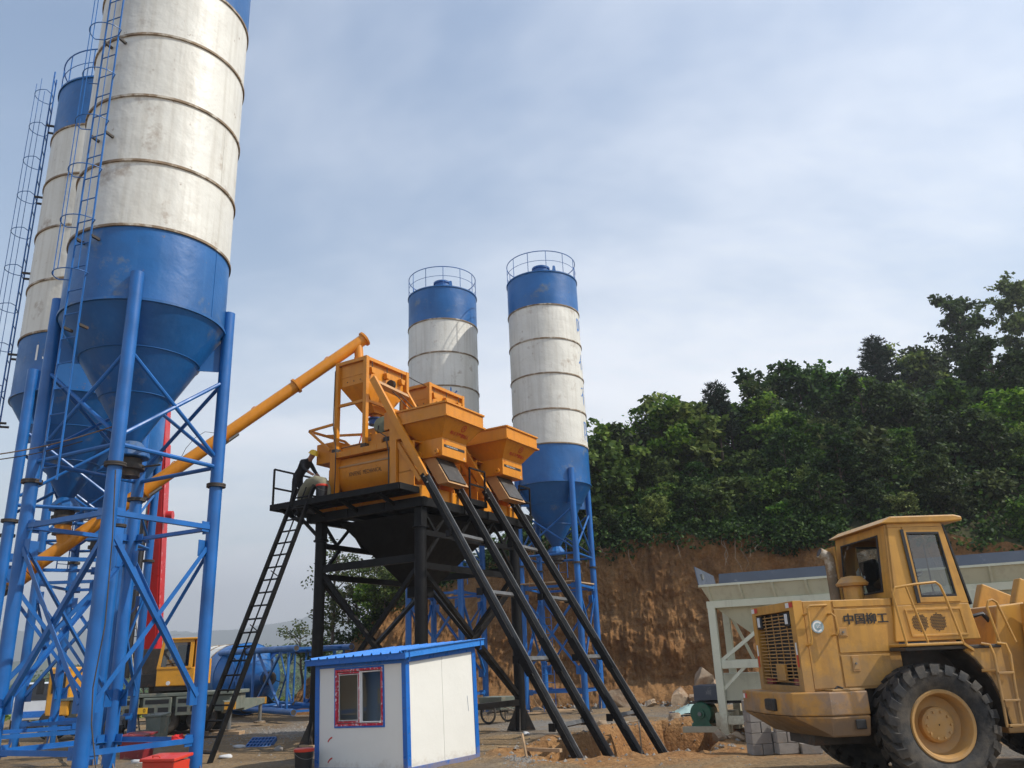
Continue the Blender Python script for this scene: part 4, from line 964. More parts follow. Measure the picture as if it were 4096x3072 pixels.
# cab
cab = bpy.data.objects.new('cab', None); COL.objects.link(cab); cab.parent = LD
YN, YF = -.90, .80
lowp = [(-.24, 1.93), (-.17, 2.45), (1.0, 2.45), (1.08, 1.93)]
lc = MB().prism([(x, YN, z) for x, z in lowp], (0, YF - YN, 0)).build('cab_base', LY, cab, bevel=.015)
vp = [(.02, 1.99), (.90, 1.99), (.86, 2.39), (-.02, 2.39)]
pframe('vent_panel', [(x, YN - .001, z) for x, z in vp], [(x + (.03 if x < .4 else -.03), YN - .001, z + (.03 if z < 2.2 else -.03)) for x, z in vp], (0, -.012, 0), LY, lc)
vh = MB()
for cx_ in (.18, .46):
    for r_ in range(-6, 7):
        z = 2.19 + r_ * .021; half = math.sqrt(max(0, .128 ** 2 - (r_ * .021) ** 2)); n = int(half / .0265)
        for q in range(-n, n + 1):
            x = cx_ + q * .042 / 1.0 * .62 + (.013 if r_ % 2 else 0); vh.bx(x - .0095, x + .0095, YN - .004, YN + .002, z - .0065, z + .0065)
tag(vh.build('vent_hole_shade', 'black_plastic', lc, fix=False), kind='stuff')  # raised black dashes paint the shade inside the vent holes
def side_wall(y, th):
    out_ = [(-.09, y, 3.64), (.82, y, 3.64), (1.0, y, 2.45), (-.17, y, 2.45)]; inn = [(.22, y, 3.52), (.74, y, 3.51), (.83, y, 2.55), (.27, y, 2.55)]
    f = pframe('cab_side', out_, inn, (0, th, 0), LY, cab)
    g2 = shrink([(p[0], y + th * .5, p[2]) for p in inn], .93)
    pframe('window_seal', [(p[0], y + th * .5, p[2]) for p in inn], g2, (0, -th * .9, 0), 'black_plastic', f)
    pane('window_pane', g2, 'glass', f)
    o2 = shrink([(p[0], y - th * .4, p[2]) for p in inn], 1.16)
    pframe('door_frame', o2, [(p[0], y - th * .4, p[2]) for p in inn], (0, th * .38, 0), LY, f)
    return f
fnear = side_wall(YN, .05); side_wall(YF, -.05)
MB().beam((.155, YN - .022, 3.56), (.215, YN - .022, 2.47), .05, .012, V((0, 1, 0))).build('door_shadow', 'black_plastic', fnear)  # black strip paints the shadow falling left of the open door
rw_o = [(-.09, YN, 3.64), (-.09, YF, 3.64), (-.17, YF, 2.56), (-.17, YN, 2.56)]; rw_i = [(-.10, -.66, 3.52), (-.10, .60, 3.52), (-.165, .60, 2.66), (-.165, -.66, 2.66)]
rw_i = [(lerp(-.09, -.17, (3.64 - z) / 1.08), y, z) for _, y, z in rw_i]
rwf = pframe('cab_rear', rw_o, rw_i, (.05, 0, 0), LY, cab)
g2 = shrink(rw_i, .94); pframe('window_seal', rw_i, g2, (-.015, 0, 0), 'black_plastic', rwf); pane('window_pane', g2, 'glass', rwf)
fw_o = [(.83, YN, 3.62), (.83, YF, 3.62), (1.03, YF, 2.42), (1.03, YN, 2.42)]; fw_i = shrink(fw_o, .88)
fwf = pframe('windscreen_frame', fw_o, fw_i, (.03, 0, .01), 'black_plastic', cab); pane('windscreen', [V(p) + V((.01, 0, 0)) for p in fw_i], 'glass', fwf)
rfp = MB().prism([(-.22, 3.66), (.02, 3.77), (1.0, 3.77), (1.13, 3.74), (1.13, 3.66), (.9, 3.65)] and [(-.20, YN - .06, 3.655), (.0, YN - .06, 3.76), (1.02, YN - .06, 3.765), (1.14, YN - .06, 3.735), (1.14, YN - .06, 3.67), (.85, YN - .06, 3.65)], (0, YF - YN + .12, 0)).build('cab_roof', LY, cab, bevel=.02)
MB().bx(-.06, .80, YN - .012, YF + .012, 3.60, 3.658).build('roof_band', LY, rfp)
lb('cab_floor', -.1, .95, -.8, .7, 2.43, 2.47, 'flange_dark', cab)
seat = MB().bx(.05, .50, -.32, .22, 2.47, 2.66).build('seat', 'black_plastic', cab, bevel=.05); MB().prism([(.02, -.30, 2.66), (.14, -.30, 2.66), (.02, -.30, 3.2), (-.06, -.30, 3.2)], (0, .5, 0)).build('backrest', 'black_plastic', seat, bevel=.03)
MB().ring(.19, 0, .014, 28, 6).map(lambda p: Matrix.Rotation(rad(-28), 3, 'Y') @ p + V((.66, -.05, 2.90))).build('steering_wheel', 'black_plastic', cab, True)
MB().tube((.66, -.05, 2.9), (.82, -.05, 2.47), .03, 8).build('steering_column', 'black_plastic', cab, True)
MB().bx(.76, .94, -.45, .40, 2.47, 2.66).build('dashboard', 'black_plastic', cab, bevel=.02)
MB().prism([(-.12, .05, 2.75), (-.12, .2, 2.72), (-.1, .22, 3.05), (-.1, .12, 3.1)], (.008, 0, 0)).build('paper', 'decal_white', cab)
MB().tube((.9, -.2, 2.6), (.86, -.25, 3.4), .012, 6).build('wiper', 'black_plastic', cab)
# hood fittings
ac = MB().lathe([(.145, 2.56), (.145, 2.80)], 22, V((-.46, -.30, 0))).build('air_cleaner', LY, LD, True)
MB().lathe([(.14, 2.79), (.23, 2.79), (.245, 2.83), (.15, 2.93), (.01, 2.95)], 24, V((-.46, -.30, 0))).build('rain_cap', 'loader_worn', ac, True)
ex = MB().pipe([(-.36, .55, 2.56), (-.36, .55, 3.28), (-.40, .55, 3.36), (-.52, .55, 3.42)], .085, 14).build('exhaust_stack', 'flange_rust', LD, True)
MB().pipe([(-.515, .55, 3.418), (-.525, .55, 3.423)], .07, 14).build('exhaust_mouth_shade', 'black_plastic', ex)  # black disc paints the dark inside of the open exhaust
MB().bx(-.30, -.27, .46, .80, 2.56, 3.50).build('exhaust_shield', LY, ex, bevel=.005)
MB().pipe([(-.95, .2, 2.56), (-.95, .2, 2.60), (-1.12, .2, 2.60), (-1.12, .2, 2.56)], .014, 6).build('grab_handle', 'loader_worn', hood)
# step deck, fender, rails, ladder
dk = lb('step_deck', -.36, .48, -1.40, -.90, 1.86, 1.90); MB().prism([(.48, -1.40, 1.86), (.48, -1.40, 1.90), (.62, -1.40, 1.80), (.62, -1.40, 1.76)], (0, .5, 0)).build('deck_lip', LY, dk)
fe = MB()
arc = [(.50, 1.78), (.62, 1.66), (.80, 1.40), (.93, 1.05), (.97, .74)]
MB().prism([(x, -1.34, z) for x, z in arc] + [(1.06, -1.34, .74), (1.06, -1.34, 1.84), (.56, -1.34, 1.84)], (0, .04, 0)).build('fender', LY, LD, bevel=.004)
for (x0, z0), (x1, z1) in zip(arc, arc[1:]): MB().prism([(x0, -1.34, z0), (x1, -1.34, z1), (x1 + .02, -1.34, z1 + .02), (x0 + .02, -1.34, z0 + .02)], (0, .80, 0)).build('fender_liner', 'flange_dark', LD)
lb('side_tank', .98, 1.08, -1.3, -.4, .74, 1.84); lb('fender_top', -.36, 1.06, -1.36, -.90, 1.80, 1.85, 'flange_dark')
yr = -1.37
MB().pipe([(-.34, yr, 1.9), (-.41, yr, 2.58), (-.36, yr, 2.67), (-.05, yr, 2.71), (.26, yr, 2.73), (.32, yr, 2.68), (.36, yr, 2.55), (.50, yr, 1.86)], .018, 8).build('deck_rail', LY, LD, True)
MB().tube((-.20, yr, 2.70), (-.02, yr, 1.9), .016, 8).build('deck_rail', LY, LD, True)
for x in (.98, 1.14): pass
MB().pipe([(1.10, -1.28, 1.84), (1.02, -1.28, 2.36), (1.06, -1.28, 2.44), (1.12, -1.28, 2.46), (1.18, -1.28, 2.42), (1.34, -1.28, 1.86)], .018, 8).build('front_rail', LY, LD, True)
sl_ = bpy.data.objects.new('boarding_ladder', None); COL.objects.link(sl_); sl_.parent = LD
for a, b in ((.86, .86), (1.10, 1.08)):
    MB().pipe([(a - .10, -1.36, 1.86), (a, -1.40, 1.84), (a + .02, -1.42, 1.70), (b, -1.43, 1.3), (b - .02, -1.43, .76)], .020, 8).build('ladder_rail', LY, sl_, True)
for z in (1.46, 1.10, .78): MB().bx(.86, 1.09, -1.47, -1.37, z - .015, z + .015).build('ladder_step', LY, sl_, bevel=.005)
for z in (1.5,): MB().pipe([(.70, -1.34, z), (.88, -1.42, z)], .022, 8).build('ladder_stay', 'loader_worn', sl_)
# articulated front half, partly out of frame
ff = MB().prism([(1.38, -.62, .60), (1.42, -.62, 1.7), (1.62, -.62, 2.40), (2.05, -.62, 2.44), (2.6, -.62, 1.9), (3.6, -.62, 1.35), (3.7, -.62, .60)], (0, 1.24, 0)).build('front_frame', LY, LD, bevel=.02)
MB().prism([(1.95, -1.02, 2.42), (1.85, -1.02, 1.5), (2.4, -1.02, .9), (3.6, -1.02, .9), (3.6, -1.02, 1.3), (2.7, -1.02, 1.9)], (0, .35, 0)).build('front_fender', LY, ff, bevel=.015)
MB().bx(1.9, 2.5, -1.03, -1.022, 1.92, 2.05).build('warning_plate', 'dark_red', ff)
MB().beam((2.05, -.48, 2.62), (4.6, -.48, 1.5), .16, .42).build('lift_arm', LY, ff, bevel=.02); MB().beam((2.05, .48, 2.62), (4.6, .48, 1.5), .16, .42).build('lift_arm', LY, ff, bevel=.02)
hb = MB().prism([(1.86, -1.0, 2.42), (2.35, -1.0, 2.52), (2.35, -1.0, 2.44), (1.92, -1.0, 2.28)], (0, .1, 0)).build('lamp_bracket', 'black_plastic', ff)
MB().lathe([(.01, -.10), (.06, -.08), (.10, .0), (.10, .04), (.02, .05)], 18, V((2.06, -1.05, 2.22)), V((.6, -.75, -.1))).build('work_lamp', 'black_plastic', hb, True)
bk = MB().prism([(4.35, -1.4, .95), (4.2, -1.4, .3), (4.45, -1.4, .06), (5.5, -1.4, .04), (5.5, -1.4, .08), (4.6, -1.4, .16), (4.42, -1.4, .4), (4.5, -1.4, .95), (4.75, -1.4, 1.2), (4.68, -1.4, 1.24)], (0, 2.8, 0)).build('bucket', 'loader_worn', LD, bevel=.01)
for yb_ in (-1.42, 1.38): MB().prism([(4.3, yb_, .9), (4.2, yb_, .3), (4.45, yb_, .06), (5.5, yb_, .05), (4.72, yb_, 1.22)], (0, .04, 0)).build('bucket_side', 'loader_worn', bk)
MB().beam((4.55, -.48, 1.5), (4.45, -.48, .4), .16, .25).build('arm_nose', LY, bk); MB().beam((4.55, .48, 1.5), (4.45, .48, .4), .16, .25).build('arm_nose', LY, bk)
MB().beam((1.0, 0, 1.0), (1.5, 0, 1.0), .3, .5).build('hinge', 'flange_dark', LD)
MB().pipe([(1.05, -.35, 1.9), (1.25, -.4, 2.25), (1.5, -.4, 2.30), (1.7, -.45, 2.0)], .035, 8).build('hydraulic_hose', 'black_plastic', LD, True)

# ================================================================ AGGREGATE BATCHER behind the loader
AD = V((.92, -.39, 0)).normalized(); ARZ = math.atan2(AD.y, AD.x)
AG = thing('aggregate_batcher', 'long cream steel aggregate batching hopper on legs behind the loader', 'batching hopper', (4.52, 20.35, gz(4.52, 20.35) + .02), ARZ)
CP = 'cream_paint'
def ab(n, x0, x1, y0, y1, z0, z1, m=CP, par=None, bev=.006): return MB().bx(x0, x1, y0, y1, z0, z1).build(n, m, par or AG, bevel=bev)
LEN = 8.4
for x in (0, 2.75, 5.5, 8.2):
    for y in (0, 1.9):
        lg = ab('leg', x - .085, x + .085, y - .085, y + .085, .0, 2.82); ab('foot_plate', x - .18, x + .18, y - .18, y + .18, -.0, .02, CP, lg, 0)
    ab('cross_beam', x - .06, x + .06, .09, 1.81, 1.45, 1.60)
for y in (0, 1.9):
    ab('top_beam', -.10, LEN, y - .08, y + .08, 2.78, 2.94); ab('side_beam', .09, LEN - .2, y - .06, y + .06, 1.42, 1.60)
    ab('sill_beam', .09, LEN - .2, y - .06, y + .06, .22, .40)
for x in (0, 2.75, 5.5):
    MB().beam((x + .05, 0, .95), (x + .62, 0, 1.46), .07, .07).build('brace', CP, AG); MB().beam((x + .1, 0, 1.6), (x + .95, 0, 2.2), .08, .08).build('brace', CP, AG)
    MB().beam((x + .1, 1.9, 2.7), (x + .55, 1.9, 1.6), .07, .07).build('brace', CP, AG)
# bins: flared rim panels with ribs and a funnel below each
for k in range(3):
    x0, x1 = .0 + k * 2.8, 2.8 + k * 2.8 - .02
    fn = MB().prism_between([(x0 + 1.15, .75, 1.85), (x1 - 1.15, .75, 1.85), (x1 - 1.15, 1.15, 1.85), (x0 + 1.15, 1.15, 1.85)], [(x0 + .02, .06, 2.84), (x1 - .02, .06, 2.84), (x1 - .02, 1.84, 2.84), (x0 + .02, 1.84, 2.84)], False).build('bin_funnel', CP, AG)
    MB().bx(x0 + 1.1, x1 - 1.1, .7, 1.2, 1.62, 1.85).build('bin_gate', 'grey_paint', fn)
rm_ = MB().prism_between([(-.02, -.02, 2.94), (LEN, -.02, 2.94), (LEN, 1.92, 2.94), (-.02, 1.92, 2.94)], [(-.16, -.28, 3.28), (LEN + .1, -.28, 3.28), (LEN + .1, 2.18, 3.28), (-.16, 2.18, 3.28)], False).build('rim_panel', CP, AG)
MB().beam((-.18, -.29, 3.29), (LEN + .1, -.29, 3.29), .05, .05).build('rim_bar', CP, rm_); MB().beam((-.18, 2.19, 3.29), (LEN + .1, 2.19, 3.29), .05, .05).build('rim_bar', CP, rm_)
MB().beam((-.18, -.29, 3.29), (-.18, 2.19, 3.29), .05, .05).build('rim_bar', CP, rm_)
for k in range(12):
    x = .02 + k * .74; MB().beam((x, -.03, 2.93), (x - .02, -.30, 3.28), .05, .05, V((0, 0, 1))).build('rim_rib', CP, rm_)
MB().prism([(-.16, 2.2, 3.28), (LEN, 2.2, 3.28), (LEN, 2.42, 3.78), (-.16, 2.42, 3.78)], (0, .02, 0)).build('side_board', 'grey_paint', AG)
MB().prism([(-.19, -.24, 3.30), (-.19, 2.2, 3.30), (-.30, 2.42, 3.74), (-.30, .0, 3.78)], (-.02, 0, 0)).build('end_board', 'grey_paint', AG)
MB().bx(-.30, -.2, .35, .50, 3.5, 3.62).build('board_bracket', 'worn_steel', AG)
# belt conveyor underneath with the green drive drum
ab('belt_trough', -.15, LEN - .4, .55, 1.35, .70, 1.30); ab('belt_skirt', -.75, .0, .50, 1.40, .72, 1.05, 'grey_paint')
MB().beam((-.9, .95, .66), (LEN - .5, .95, .66), .8, .04).build('belt', 'rubber', AG)
ab('drive_beam', -1.05, .10, .30, .42, .03, .16); ab('drive_beam', -1.05, .10, 1.3, 1.42, .03, .16)
ab('drive_seat', -.25, .10, .28, 1.44, .16, .45)
dm = MB().lathe([(.02, -.5), (.10, -.5), (.10, -.42), (.24, -.42), (.255, -.38), (.255, .38), (.24, .42), (.1, .42), (.1, .5), (.02, .5)], 30, V((-.62, .86, .43)), V((0, 1, 0))).build('drive_drum', 'motor_green', AG, True)
MB().tube((-.62, .37, .43), (-.62, .30, .43), .045, 12).build('drum_shaft', 'worn_steel', dm, True)
for y in (.42, 1.34): MB().prism([(-.86, y, .16), (-.38, y, .16), (-.50, y, .36), (-.74, y, .36)], (0, .04, 0)).build('drum_cradle', 'motor_green', dm)

# ================================================================ SITE CABIN
w1 = V((.83, -.557, 0)).normalized(); NCR = V((-2.23, 16.77, 0)); CRZ = math.atan2(w1.y, w1.x)
CB = thing('site_cabin', 'small white panel cabin with blue steel trim and blue ribbed roof, red-framed window', 'cabin', NCR)
CBM = Matrix.Translation(NCR + V((0, 0, -.02))) @ Matrix.Rotation(-.0255, 4, 'Y') @ Matrix.Rotation(CRZ, 4, 'Z'); CB.matrix_world = CBM
INV = CBM.inverted()
def on_wall(u, v):        # a pixel -> the point of the window wall (local y = 0)
    a = INV @ CAM; b = INV @ (CAM + ray(u, v)); d = b - a; return a + d * (-a.y / d.y)
CL, CD, H0, H1 = 2.47, 2.22, 2.06, 2.22
TB, PW = 'trim_blue', 'panel_white'
q_ = lambda x, y: (1200 + x * .3617, 2500 + y * .3617)
wl = [on_wall(*q_(*p)) for p in ((383, 478), (925, 448), (932, 1133), (381, 1133))]
wx0 = (wl[0].x + wl[3].x) / 2; wx1 = (wl[1].x + wl[2].x) / 2; wz1 = (wl[0].z + wl[1].z) / 2; wz0 = (wl[2].z + wl[3].z) / 2
fwl = pframe('wall_panel', [(-CL, .012, .06), (0, .012, .06), (0, .012, H0), (-CL, .012, H0)], [(wx0, .012, wz0), (wx1, .012, wz0), (wx1, .012, wz1), (wx0, .012, wz1)], (0, .05, 0), PW, CB)
for y0, y1 in ((.0, CD / 2 - .004), (CD / 2 + .004, CD)):
    a0, a1 = H0 + (H1 - H0) * y0 / CD, H0 + (H1 - H0) * y1 / CD
    MB().prism([(-.062, y0, .06), (-.062, y1, .06), (-.062, y1, a1), (-.062, y0, a0)], (.05, 0, 0)).build('wall_panel', PW, CB)
MB().prism([(-CL + .012, .0, .06), (-CL + .012, CD, .06), (-CL + .012, CD, H1), (-CL + .012, 0, H0)], (.05, 0, 0)).build('wall_panel', PW, CB)
pframe('wall_panel', [(-CL, CD - .062, .06), (0, CD - .062, .06), (0, CD - .062, H1), (-CL, CD - .062, H1)], [(-CL + .25, CD - .062, .75), (-.35, CD - .062, .75), (-.35, CD - .062, 1.95), (-CL + .25, CD - .062, 1.95)], (0, .05, 0), PW, CB)
MB().bx(-CL, 0, 0, CD, .0, .058).build('floor', 'wood_dark', CB)
for x, y, sx, sy in ((0, 0, -1, 1), (-CL, 0, 1, 1), (0, CD, -1, -1), (-CL, CD, 1, -1)):
    h = H0 if y == 0 else H1; e = .012
    MB().bx(min(x - sx * e, x + sx * .10), max(x - sx * e, x + sx * .10), min(y - sy * e, y + sy * .10), max(y - sy * e, y + sy * .10), 0, h).build('corner_post', TB, CB, bevel=.006)
def rail_(a, b, w_, h, n='rail'): return MB().beam(a, b, w_, h).build(n, TB, CB, bevel=.004)
rail_((-CL + .1, .03, .05), (-.1, .03, .05), .10, .10); rail_((-.03, .1, .05), (-.03, CD - .1, .05), .10, .12); rail_((-CL + .1, CD - .03, .05), (-.1, CD - .03, .05), .10, .1)
rail_((-CL + .1, .03, H0 - .04), (-.1, .03, H0 - .04), .10, .10); rail_((-.03, .1, H0 - .03), (-.03, CD - .1, H1 - .05), .105, .10); rail_((-CL + .03, .1, H0 - .03), (-CL + .03, CD - .1, H1 - .05), .105, .10); rail_((-CL + .1, CD - .03, H1 - .04), (-.1, CD - .03, H1 - .04), .10, .10)
# roof sheet with pressed ribs
sl2 = (H1 - H0) / CD; OV = .16
def rz(y): return H0 + .10 + sl2 * y
prf = []; x = -CL - OV
rib = .247
nr = int((CL + 2 * OV) / rib) + 1
for k in range(nr):
    b0 = x + k * rib
    for dx, dz in ((0, 0), (.165, 0), (.182, .036), (.205, .036), (.222, 0)):
        if b0 + dx < OV + .02: prf.append((b0 + dx, dz))
rs = MB(); ya, yb = -OV - .03, CD + OV
for (xa_, za_), (xb_, zb_) in zip(prf, prf[1:]):
    p = [(xa_, ya, rz(ya) + za_), (xb_, ya, rz(ya) + zb_), (xb_, yb, rz(yb) + zb_), (xa_, yb, rz(yb) + za_)]
    rs.prism(p, (0, 0, .012))
RS = rs.build('roof_sheet', 'roof_blue', CB, fix=True)
MB().beam((-CL - OV + .02, -OV + .02, H0 + .035), (OV - .02, -OV + .02, H0 + .035), .04, .11).build('eave_board', TB, RS)
MB().beam((OV - .03, -OV, rz(-OV) - .03), (OV - .03, yb, rz(yb) - .03), .03, .12).build('verge_trim', 'roof_blue', RS)
MB().beam((OV - .05, -OV, rz(-OV) + .045), (OV - .05, yb, rz(yb) + .045), .14, .015).build('verge_cap', 'roof_blue', RS)
for y in (-OV + .06, CD - .02):
    MB().pipe([(OV - .005, y, rz(y) - .16), (OV - .005, y + .05, rz(y) - .16), (OV - .002, y + .05, rz(y) + .02), (OV - .002, y + .02, rz(y) + .055), (OV - .002, y - .02, rz(y) + .055), (OV - .002, y - .05, rz(y) + .01)], .009, 6).build('lifting_hook', TB, RS)
# sliding window, protective film still on the frame
wn = bpy.data.objects.new('window', None); COL.objects.link(wn); wn.parent = CB
def wf(x0, x1, z0, z1, y, t, d, m, n):
    return pframe(n, [(x0, y, z0), (x1, y, z0), (x1, y, z1), (x0, y, z1)], [(x0 + t, y, z0 + t), (x1 - t, y, z0 + t), (x1 - t, y, z1 - t), (x0 + t, y, z1 - t)], (0, d, 0), m, wn)
wf(wx0 - .005, wx1 + .005, wz0 - .005, wz1 + .005, -.006, .034, .03, TB, 'window_surround')
wf(wx0 + .029, wx1 - .029, wz0 + .029, wz1 - .029, -.014, .046, .05, 'window_red', 'window_frame')
xm = wx0 + (wx1 - wx0) * .515
wf(wx0 + .078, xm, wz0 + .088, wz1 - .088, .002, .030, .03, 'window_red', 'window_sash'); wf(xm + .03, wx1 - .086, wz0 + .088, wz1 - .088, .022, .02, .02, 'white_plastic', 'window_sash')
MB().bx(xm, xm + .035, -.002, .04, wz0 + .086, wz1 - .086).build('window_mullion', 'white_plastic', wn)
wf(wx0 + .126, xm - .038, wz0 + .13, wz1 - .13, -.004, .010, .014, 'white_plastic', 'window_bead')
pane('window_pane', [(wx0 + .13, .02, wz0 + .13), (xm - .04, .02, wz0 + .13), (xm - .04, .02, wz1 - .13), (wx0 + .13, .02, wz1 - .13)], 'glass', wn)
pane('window_pane', [(xm + .05, .035, wz0 + .105), (wx1 - .105, .035, wz0 + .105), (wx1 - .105, .035, wz1 - .105), (xm + .05, .035, wz1 - .105)], 'glass_dark', wn)
def mark(pts, m): MB().prism(pts, (0, -.002, 0)).build('painted_mark', m, CB)
def arcm(x, z, r, a0, a1, w_):
    mb = MB(); n = 8; A = [rad(a0 + (a1 - a0) * i / n) for i in range(n + 1)]
    mb.add([(x + rr * math.cos(a), .0095, z + rr * math.sin(a)) for rr in (r, r - w_) for a in A], [(i, i + 1, n + 2 + i, n + 1 + i) for i in range(n)]); mb.build('painted_mark', 'decal_red', CB, fix=False)
pa = on_wall(*q_(325, 1300)); pb = on_wall(*q_(325, 1530))
arcm(pa.x + .1, pa.z - .08, .19, 100, 150, .03); arcm(pb.x + .1, pb.z - .08, .19, 100, 150, .03)
MB().tube((-.008, CD * .86, 1.25), (-.004, CD * .87, .95), .004, 4).build('scratch', 'decal_grey', CB)

# fixings and supply cable of the cabin
for x_ in (-CL + .045, -.05):
    for z in (.25, .7, 1.15, 1.6): MB().tube((x_, -.010, z), (x_, -.018, z), .009, 6).build('screw', 'worn_steel', CB)
for y_ in (.05, CD - .05):
    for z in (.25, .7, 1.15, 1.6, 1.95): MB().tube((.010, y_, z), (.018, y_, z), .009, 6).build('screw', 'worn_steel', CB)
for k in range(6): MB().tube((-CL + .2 + k * .42, -.02, H0 - .04), (-CL + .2 + k * .42, -.028, H0 - .04), .008, 6).build('screw', 'worn_steel', CB)
# ================================================================ MOBILE CRANE behind the left silos
CRL = V((-13.0, 31.4, 0)); CR = thing('mobile_crane', 'mobile crane with red telescopic boom and orange operator cab behind the blue silo legs', 'crane', CRL, rad(4))
CY_ = 'crane_yellow'
def cb(n, x0, x1, y0, y1, z0, z1, m='grey_green', par=None, bev=.02): return MB().bx(x0, x1, y0, y1, z0, z1).build(n, m, par or CR, bevel=bev)
ch = cb('chassis', -2.9, 2.7, -1.05, 1.05, .70, 1.22); cb('deck', -3.0, 2.8, -1.2, 1.2, 1.24, 1.36)
for x0 in (-1.3, -.2, .9):
    sbx = cb('step_box', x0, x0 + .95, -1.24, -1.0, .62, 1.22, 'grey_green', ch)
    cb('step_recess_shade', x0 + .08, x0 + .87, -1.245, -1.2, 1.02, 1.16, 'black_plastic', sbx, 0); cb('step_recess_shade', x0 + .08, x0 + .40, -1.245, -1.2, .74, .90, 'black_plastic', sbx, 0); cb('step_recess_shade', x0 + .52, x0 + .87, -1.245, -1.2, .74, .90, 'black_plastic', sbx, 0)  # black panels paint the shade of the step recesses
for x in (-3.2, -1.9, .5, 1.75):
    for y, s in ((-1.0, -1), (1.0, 1)):
        wh = MB().lathe([(.26, -.14), (.44, -.15), (.5, -.10), (.5, .10), (.44, .15), (.26, .14)], 24, V((x, y, .5)), V((0, s, 0))).build('wheel', 'rubber', CR, True)
        MB().lathe([(.27, .12), (.18, .05), (.17, .12), (.01, .13)], 18, V((x, y, .5)), V((0, s, 0))).build('rim', 'grey_green', wh, True)
cc = cb('carrier_cab', -3.5, -2.7, -1.15, 1.15, .75, 2.35, CY_, None, .06)
cb('windscreen', -3.52, -3.48, -1.0, 1.0, 1.5, 2.2, 'black_plastic', cc, 0); cb('side_window', -3.35, -2.9, -1.165, -1.14, 1.5, 2.15, 'black_plastic', cc, .02)
cb('mirror', -3.72, -3.5, -1.42, -1.36, 1.5, 2.0, 'black_plastic', cc)
MB().tube((-3.5, -1.15, 2.0), (-3.6, -1.38, 2.0), .015, 6).build('mirror_arm', 'black_plastic', cc)
for x, s in ((2.35, 1), (-2.4, 1)):
    for sy in (-1, 1):
        ob = MB().prism([(x + .05, sy * 1.0, .62), (x + .05, sy * 1.0, 1.05), (x + .5, sy * 2.25, 1.0), (x + .5, sy * 2.25, .80)], (.30, 0, 0)).build('outrigger', 'grey_green', CR, bevel=.01)
        MB().tube((x + .65, sy * 2.2, .16), (x + .65, sy * 2.2, .95), .07, 12).build('jack', 'worn_steel', ob, True); MB().tube((x + .65, sy * 2.2, .10), (x + .65, sy * 2.2, .16), .22, 16).build('jack_pad', 'flange_rust', ob, True)
        cb('hazard_end', x + .48, x + .85, sy * 2.27 - .02, sy * 2.27 + .02, .78, 1.02, CY_, ob, 0)
pl = cb('number_plate', -.62, -.02, -1.27, -1.245, .72, .92, 'plate_yellow', CR, 0)
lettering('8', .17, (-.52, -1.274, .82), (1, 0, 0), (0, 0, 1), 'decal_black', pl); lettering('0', .17, (-.12, -1.274, .82), (1, 0, 0), (0, 0, 1), 'decal_black', pl)
tt = MB().tube((.2, 0, 1.36), (.2, 0, 1.56), .65, 28).build('turntable', 'flange_dark', CR, True); up = cb('upper_frame', -.6, 1.0, -.9, 1.6, 1.56, 2.0, 'flange_dark', tt)
# operator cab
oc = bpy.data.objects.new('operator_cab', None); COL.objects.link(oc); oc.parent = CR
x0, x1, y0, y1 = .15, 1.45, -1.25, .15
fbx = cb('cab_shell', x0, x1, y0 + .02, y1, 1.58, 2.18, CY_, oc, .03); cb('cab_skirt', x0 - .05, x1 + .02, y0 + .1, y1, 1.42, 1.585, 'flange_dark', oc)
pframe('front_frame', [(x0, y0, 2.15), (x1 - .1, y0, 2.15), (x1 - .1, y0 + .08, 3.12), (x0 + .12, y0 + .08, 3.12)], [(x0 + .12, y0, 2.22), (x1 - .22, y0, 2.22), (x1 - .22, y0 + .07, 3.02), (x0 + .2, y0 + .07, 3.02)], (0, .05, 0), CY_, oc)
pane('windscreen', [(x0 + .12, y0 + .03, 2.22), (x1 - .22, y0 + .03, 2.22), (x1 - .22, y0 + .1, 3.02), (x0 + .2, y0 + .1, 3.02)], 'glass_dark', oc)
pframe('side_frame', [(x1, y0 + .1, 1.6), (x1, y1, 1.6), (x1, y1, 3.12), (x1, y0 + .16, 3.12)], [(x1, y0 + .22, 1.72), (x1, y1 - .12, 1.72), (x1, y1 - .12, 3.0), (x1, y0 + .26, 3.0)], (-.05, 0, 0), CY_, oc)
pane('side_pane', [(x1 - .03, y0 + .22, 2.3), (x1 - .03, y1 - .12, 2.3), (x1 - .03, y1 - .12, 3.0), (x1 - .03, y0 + .26, 3.0)], 'glass_dark', oc)
cb('cab_back', x0 + .05, x1, y1 - .04, y1, 2.15, 3.1, CY_, oc); cb('cab_roof', x0 + .08, x1 + .02, y0 + .04, y1 + .02, 3.10, 3.18, CY_, oc, .03)
rk = MB().ring(.5, 0, .02, 4, 5).map(lambda p: V((p.x * 1.1 + .85, p.y * 1.1 - .55, 3.30))).build('roof_rack', 'black_plastic', oc)
cb('driver_seat', .6, 1.05, -.6, -.2, 2.2, 2.95, 'black_plastic', oc, .05); MB().tube((.6, y0 - .02, 1.68), (.6, y0 - .05, 1.68), .07, 12).build('work_lamp', 'lamp_white', oc)
MB().beam((.45, y0 - .01, 2.28), (.95, y0 + .0, 2.36), .02, .03).build('wiper', 'black_plastic', oc)
